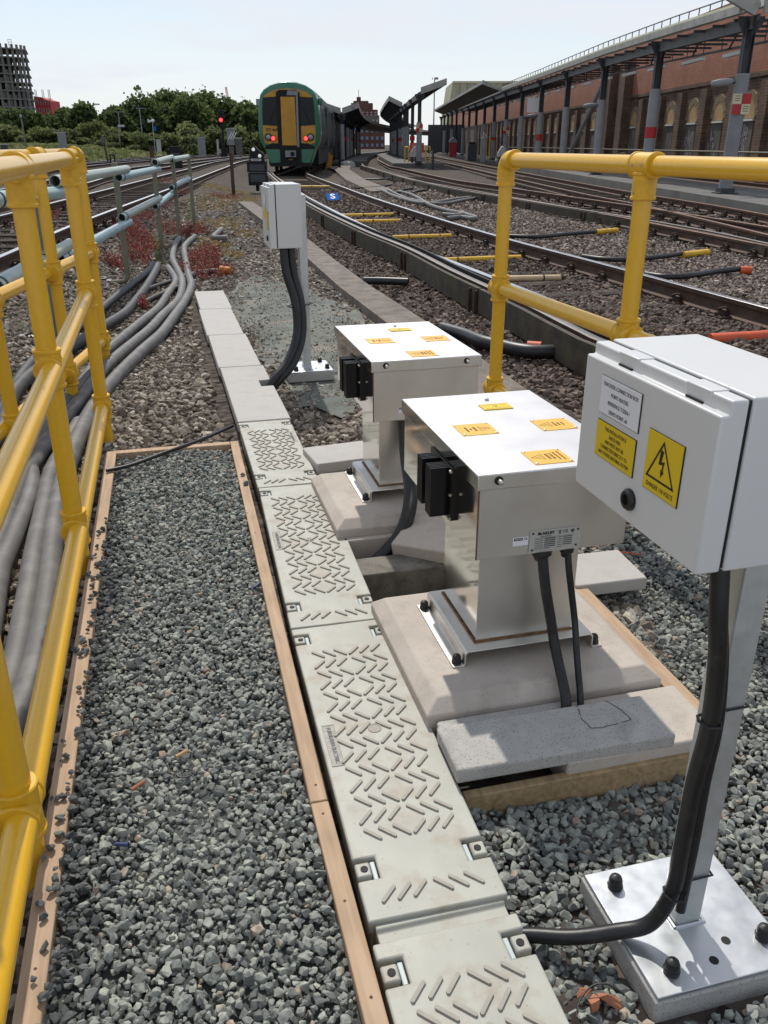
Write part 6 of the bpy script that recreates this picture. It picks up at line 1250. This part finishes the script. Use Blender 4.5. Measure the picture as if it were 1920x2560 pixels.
for (u, vt, vb, Y, arm, lab) in [(123, 0, 0, 0, 0, '')][:0] + [(241, 261, 330, 150, 'lamp', 'street lamp head on a thin pole rising over the gap in the trees'), (301, 279, 330, 104, 'bar', 'thin pole with a short crossbar in front of the dark trees, left one'), (356, 270, 341, 104, 'bar', 'thin pole with a crossbar in front of the dark trees, right one'), (1085, 195, 275, 170, 'twin', 'tall lighting mast with a double head behind the middle island canopy'), (298, 315, 340, 96, 'lamp', 'short pole with a small white head before the dark trees')]:
    p = P(u, vb, Y); q = P(u, vt, Y); zb = 0.5; t = thing('lighting_pole', lab, 'pole', (p.x, Y, zb), 0, 'thin poles in the distance'); r_ = Y * .0007; obj('pole', MB().cyl((0, 0, 0), (0, 0, q.z - zb), r_ * 1.2, r_ * .8, 6), M['greypaint'], t)
    if arm == 'lamp': obj('lamp_head', MB().box(0, Y * .007, -.1, .1, q.z - zb - .1, q.z - zb + .12), M['galvpaint'], t)
    elif arm == 'bar': obj('crossbar', MB().box(-Y * .004, Y * .007, -.04, .04, q.z - zb - .06, q.z - zb), M['greypaint'], t)
    else:
        for s in (-1, 1): obj('lamp_head', MB().box(s * .15 - .2, s * .55 + .1, -.2, .2, q.z - zb - .25, q.z - zb + .1), M['greypaint'], t)

# ------------------------------------------------------------------ distant buildings
M['conc_far'] = mat('far_concrete_frame', (.15, .145, .14), .9, var=.2, vscale=.2)
M['cavity'] = mat('dark_opening', (.03, .032, .04), .8, var=.3, vscale=.3)
M['redclad'] = mat('red_cladding', (.42, .035, .045), .7, var=.15, vscale=.2)
def frame_tower():
    Y = 470; C = P(-28, 360, Y); k = Y / (FPX * .93); rad = 118 * k * 1.0; top = P(40, 126, Y).z
    t = thing('unfinished_tower', 'curved concrete tower still under construction, open floors above red cladding', 'tower', (C.x, Y, 0)); N = 24; floors = 12; fh = top / floors
    def ang(i): return R(-170 + 160 * i / N)
    for f in range(floors + 1):
        z = f * fh; b = MB(); ring = [(rad * math.cos(ang(i)), rad * .8 * math.sin(ang(i))) for i in range(N + 1)] + [(rad * .75, rad * .55), (-rad * .75, rad * .55)]
        b.prism(ring, z - .55, z, 'z'); obj('floor_slab', b, M['conc_far'], t)
    b = MB()
    for i in range(0, N + 1, 1):
        a = ang(i); x, y = rad * .97 * math.cos(a), rad * .78 * math.sin(a); b.box(x - .5, x + .5, y - .4, y + .4, 0, top - .5 + (2.2 if i > 14 else 0))
    obj('columns', b, M['conc_far'], t)
    b = MB(); b.box(-rad * .9, rad * .50, -rad * .55, rad * .4, 0, top - 2.5); b.box(rad * .5, rad * .80, -rad * .35, rad * .3, 0, top * .62); obj('core', b, M['cavity'], t)
    b = MB()
    for f in range(1, floors - 1):
        for i in range(N):
            if rnd.random() < (.6 if i > 14 else .85):
                a0, a1 = ang(i), ang(i + .85); z = f * fh; b.add([(rad * .94 * math.cos(a), rad * .76 * math.sin(a), zz_) for zz_ in (z, z + fh * rnd.choice((.45, .8))) for a in (a0, a1)], [(0, 1, 3, 2)])
    obj('infill_walls', b, M['conc_far'], t, smooth=False)
    b = MB()
    for f in range(0, 4):
        for i in range(N):
            if (i % 3 != 1) and (f < 3 or i % 2): a0, a1 = ang(i), ang(i + .9); z = f * fh; b.add([(rad * 1.0 * math.cos(a), rad * .81 * math.sin(a), zz_) for zz_ in (z, z + fh * .95) for a in (a0, a1)], [(0, 1, 3, 2)])
    obj('red_cladding', b, M['redclad'], t, smooth=False)
    hx = (86 - (-28)) * k; b = MB()
    for x in (0, .9): b.cyl((hx + x, -rad * .3, 0), (hx + x - 1.0, -rad * .3, top * .995), .13, n=4)
    for z in np.arange(2, top, 2.2): b.box(hx - z / top, hx + .9 - z / top, -rad * .3 - .05, -rad * .3 + .05, z, z + .12)
    obj('hoist_mast', b, M['greypaint'], t)
    b = MB(); hx = (62 + 28) * k
    for x in (0, 1.6): b.cyl((hx + x - 2.4, -2, top), (hx + x - 2.8, -2, top + 4.6), .12, n=4)
    for z in np.arange(0, 4.6, 1.1): b.box(hx - 2.6, hx - 1.0, -2.05, -1.95, top + z, top + z + .2)
    obj('top_mast', b, M['greypaint'], t)
    # lower red block
    a = P(84, 243, Y + 30); c = P(124, 250, Y + 30); t = thing('red_block', 'low red-clad building under construction with scaffold masts right of the tower', 'building', ((a.x + c.x) / 2, Y + 30, 0)); w = (c.x - a.x); h = a.z
    obj('red_wall', MB().prism([(-w * .5, 0), (w * .5, 0), (w * .5, h * .93), (w * .1, h * .97), (0, h), (-w * .5, h * 1.02)], 0, 15, 'y'), M['redclad'], t)
    b = MB()
    for f in range(6):
        for i in range(6): b.box(-w * .45 + i * w * .16, -w * .45 + i * w * .16 + w * .06, -.1, 0, h * (.1 + .15 * f), h * (.1 + .15 * f) + h * .09)
    obj('openings', b, M['greypaint'], t); b = MB()
    for x in (-w * .35, w * .1, w * .5): 
        b.cyl((x, -.5, h * .9), (x, -.5, h * 1.15), .14, n=4); b.cyl((x + .8, -.5, h * .9), (x + .8, -.5, h * 1.15), .14, n=4)
        for z_ in np.arange(.9, 1.15, .03): b.box(x, x + .8, -.55, -.45, h * z_, h * z_ + .12)
    obj('scaffold_mast', b, M['greypaint'], t)
frame_tower()
def block(nm, label, u0, u1, vt, Y, m, depth=12, cat='building', wm=None, rows=0, cols=0, zb=0, ww=.5, wh=.45):
    a = P(u0, vt, Y); c = P(u1, vt, Y); w = c.x - a.x; h = a.z - zb; t = thing(nm, label, cat, ((a.x + c.x) / 2, Y, zb)); obj('wall', MB().box(-w / 2, w / 2, 0, depth, -1, h), M[m], t)
    if wm:
        sx, sz = w / cols, (h * .96) / rows
        for i in range(rows):
            for j in range(cols): x = -w / 2 + (j + .5) * sx; z = (i + .5) * sz; obj('window', MB().box(x - sx * ww / 2, x + sx * ww / 2, -.08, .1, z - sz * wh / 2, z + sz * wh / 2), M[wm], t)
    return t, w, h
M['winpale'] = mat('pale_window', (.40, .38, .38), .4); M['bluef'] = mat('blue_fascia', (.04, .12, .34), .6); M['glassblue'] = mat('blue_glass', (.16, .22, .28), .3)
t, w, h = block('brown_tower', 'brown brick tower block with stepped top on the skyline between the canopies', 871, 944, 274, 560, 'brick_t', 20, 'tower block', 'winpale', 14, 7, 0, .42, .42)
obj('upper_storeys', MB().box(-w * .41, w * .33, .5, 16, h - 1, h + 3.6).box(-w * .33, w * .18, 1, 14, h + 3.6, h + 4.8), M['brick_t'], t); obj('roof_plant', MB().box(-w * .22, -w * .08, 3, 8, h + 4.8, h + 7).cyl((-w * .15, 4, h + 7), (-w * .15, 4, h + 11), .15, n=5), M['brick_t'], t)
t, w, h = block('dark_terrace', 'dark brown lower building in front of the brown tower block', 888, 948, 288, 300, 'stucco', 10, 'building', 'winpale', 4, 6, 0, .3, .3)
t, w, h = block('blue_fronted_building', 'low building with a bright blue fascia below the brown tower block', 886, 962, 316, 280, 'brick_t', 8, 'building', 'glassblue', 3, 6); obj('blue_fascia', MB().box(-w / 2 - .1, w / 2 + .1, -.4, .2, h - .9, h), M['bluef'], t)
t, w, h = block('pale_office', 'pale office building with blue glazing showing above the train roof', 796, 846, 280, 260, 'glassblue', 10, 'building', 'whitepaint', 4, 9, 0, .35, .8)
t, w, h = block('dark_flats', 'dark slab building peeping between the trees and the train', 634, 662, 264, 330, 'darksteel', 10, 'building'); obj('roof_box', MB().box(-w * .3, w * .4, 1, 6, h, h + 2.2), M['glassblue'], t)
# beige industrial roof beyond the wall
Yb = 182; q0 = P(1118, 250, Yb); q1 = P(1132, 204, Yb); q2 = P(1300, 204, Yb); t = thing('industrial_building', 'beige and green streaked industrial building beyond the end of the brick wall', 'building', (0, Yb, 0))
obj('wall', MB().prism([(q0.x - .8, -1), (q2.x, -1), (q2.x, q2.z), (q1.x, q1.z)], 0, 20, 'y'), mat('streaked_panels', (.42, .40, .27), .8, col2=(.24, .26, .17), c2lo=.4, c2hi=.62, c2scale=.35, stretch=(1, 1, .12), var=.1), t)
b = MB(); x0 = q1.x
for i in range(1, 12): b.box(x0 + i * 1.4, x0 + i * 1.4 + .07, -.06, 0, 0, q1.z - .1)
obj('panel_joint', b, M['stucco'], t); obj('parapet', MB().box(q1.x, q2.x, -.12, 0, q1.z - .25, q1.z + .1), M['creampaint'], t)
# red crane jib far away
b = MB(); a = P(572, 258, 600); c = P(563, 217, 600)
for d in (0, 1.2): b.cyl((a.x + d, 600, a.z - 12), (c.x + d * .6, 600, c.z), .25, n=4)
for i in range(14): f = i / 14; b.cyl(((a.x + (c.x - a.x) * f), 600, a.z + (c.z - a.z) * f), ((a.x + (c.x - a.x) * f) + 1.2, 600, a.z + (c.z - a.z) * (f + .06)), .12, n=4)
tag(obj('crane_jib', b, M['redclad']), 'red crane jib standing above the trees left of the train', 'crane')

# ------------------------------------------------------------------ trees and bushes
leafq = [(np.array([(-.5, -.35, 0), (.5, -.3, .12), (.45, .4, .05), (-.4, .35, -.1)]), np.array([[0, 1, 2, 3]])), (np.array([(-.5, 0, -.4), (.4, .1, -.45), (.5, -.1, .4), (-.45, .1, .35)]), np.array([[0, 1, 2, 3]]))]
def tree(u, vt, wpx, Y, m, label, group, cat='tree', n=2600, vb=None, ls=.34, low=.12):
    k = Y / (FPX * .93); c = P(u, vt, Y); zb = gz(c.x, Y); H = c.z - zb; Rx = wpx * k / 2; q = random.Random(int(u * 7 + vt))
    t = thing('tree' if cat == 'tree' else 'bush', label, cat, (c.x, Y, zb), 0, group)
    lobes = []
    for i in range(15 if cat == 'tree' else 12):
        a = q.uniform(0, 6.28); rr = q.uniform(.15, .72) if cat == 'tree' else q.uniform(.1, 1.15); zc = q.uniform(low + .12, .80); rad = (q.uniform(.24, .38) if cat == 'tree' else q.uniform(.16, .34)) * (1.15 - .45 * max(0, zc - .5) * 2); lobes.append((math.cos(a) * rr * Rx * (1.25 - zc * .6), math.sin(a) * rr * Rx * .8, zc * H, rad * Rx * 1.15, rad * H * .62, q.random()))
    lobes.append((0, 0, .74 * H, .45 * Rx, .26 * H, q.random()))
    P_ = []; Tn = []
    for L in lobes:
        kk = int(n / len(lobes)); d = nr.normal(0, 1, (kk, 3)); d /= np.linalg.norm(d, axis=1)[:, None]; r = nr.uniform(.55, 1.06, kk) ** .5
        pp = d * r[:, None] * np.array([L[3], L[3], L[4]]) * (1 + .26 * np.sin(d[:, 0:1] * 7 + L[5] * 9) * np.cos(d[:, 2:3] * 6) + nr.normal(0, .10, (kk, 1))) + np.array([L[0], L[1], L[2]]); P_.append(pp); Tn.append(np.clip(.22 + .35 * L[5] + nr.normal(0, .17, kk), 0, 1))
    P_ = np.concatenate(P_); Tn = np.concatenate(Tn); kz = P_[:, 2] > .02 * H; P_, Tn = P_[kz], Tn[kz]
    o = instances('crown' if cat == 'tree' else 'foliage', leafq, P_, nr.uniform(.6, 1.5, len(P_)) * ls, m, 1.2, Tn); o.parent = t
    b = MB(); b.cyl((0, 0, -.3), (0, 0, H * .55), max(.12, H * .03), H * .014, 8)
    for i in range(4):
        L = lobes[i]; b.cyl((0, 0, H * (.2 + .07 * i)), (L[0] * .8, L[1] * .8, L[2]), H * .012, H * .005, 5)
    obj('trunk' if cat == 'tree' else 'stems', b, M['bark'], t)
TG, BG = 'trees along the far side of the tracks', 'lighter bushes below the trees'
for i, (u, vt, w, Y, lab) in enumerate([
    (-30, 262, 150, 125, 'dark tree at the left edge under the unfinished tower'), (50, 272, 120, 118, 'rounded tree in front of the red cladding of the tower'), (118, 286, 90, 122, 'low dark tree below the red block'), (165, 268, 100, 128, 'brownish tree right of the red block'), (212, 256, 110, 124, 'green tree just left of the gap with the street lamp'),
    (292, 268, 90, 120, 'tree on the left shoulder of the tall dark clump'), (345, 232, 140, 126, 'tall dark tree beginning the high clump'), (405, 227, 150, 132, 'tallest dark tree in the middle of the clump'), (470, 232, 140, 128, 'dense tree left of the colour light signal'), (505, 226, 120, 138, 'tree topping the clump above the colour light signal'), (560, 240, 130, 130, 'tree behind the colour light signal and the crane jib'), (606, 252, 100, 126, 'tree sloping down beside the train'), (640, 275, 80, 122, 'last tree, half hidden behind the train')]):
    tree(u, vt, w, Y, M['leaf'], lab, TG, n=5200, ls=.40)
for i, (u, vt, w, Y, lab) in enumerate([
    (10, 312, 110, 100, 'light bush at the left edge behind the handrail'), (95, 318, 90, 96, 'light bush behind the marker board with the 8'), (170, 322, 90, 98, 'light bush right of the tall blue-grey case'), (240, 302, 80, 104, 'tall round bright bush below the gap in the trees'), (285, 322, 80, 98, 'small bush beside the thin poles'), (345, 330, 110, 97, 'low bush left of the wind turbine'), (420, 332, 90, 98, 'low bush right of the wind turbine'), (470, 305, 110, 106, 'tall bright bush left of the colour light signal'), (530, 318, 90, 102, 'bright bush around the colour light signal'), (598, 316, 90, 104, 'bright bush behind the pale weathered case'), (645, 330, 60, 100, 'bush right beside the train')]):
    tree(u, vt, w, Y, M['leaf_b'], lab, BG, 'bush', 2600, ls=.26, low=.0)
# rough grass in front of the bushes
gx = nr.uniform(-60, -14, 26000); gy = nr.uniform(62, 100, 26000); k = (gx < -(15.5 + .075 * gy)) & infr(gx, gy, 0, 1.05); gx, gy = gx[k], gy[k]
tag(instances('rough_grass', blade, np.stack([gx, gy, gzv(gx, gy)], 1), nr.uniform(.15, .5, len(gx)), M['leaf_b'], .3, np.clip(nr.normal(.6, .25, len(gx)), 0, 1)), kind='stuff')

# ------------------------------------------------------------------ scraps on the chippings
for u, v, dx, dy, m, lab in [(455, 1885, .012, .010, 'osb', 'tiny tan plastic offcut lying on the left gravel bed'), (345, 1965, .012, .012, 'redscrap', 'tiny brown tube offcut on the left gravel bed'), (305, 2112, .014, -.002, 'bluebit', 'tiny dark blue tube offcut low on the left gravel bed'), (642, 1465, .008, .012, 'bluebit', 'tiny blue offcut beside the right timber board')]:
    if m not in M: M[m] = mat('blue_plastic_bit', (.03, .05, .14), .4)
    p = G(u, v, -.006); tag(obj('offcut', MB().pipe([p - Vector((dx, dy, 0)), p + Vector((dx, dy, .003))], .0045, .0012, 10), M[m]), lab, 'offcut', 'offcuts on the gravel')
p = G(462, 1935, -.004); tag(obj('rubber_ring', MB().tube([p + Vector((.017 * math.cos(a), .014 * math.sin(a), .002)) for a in np.linspace(0, 6.1, 20)], .0018, 6), M['black']), 'thin black rubber ring lying on the left gravel bed', 'ring')
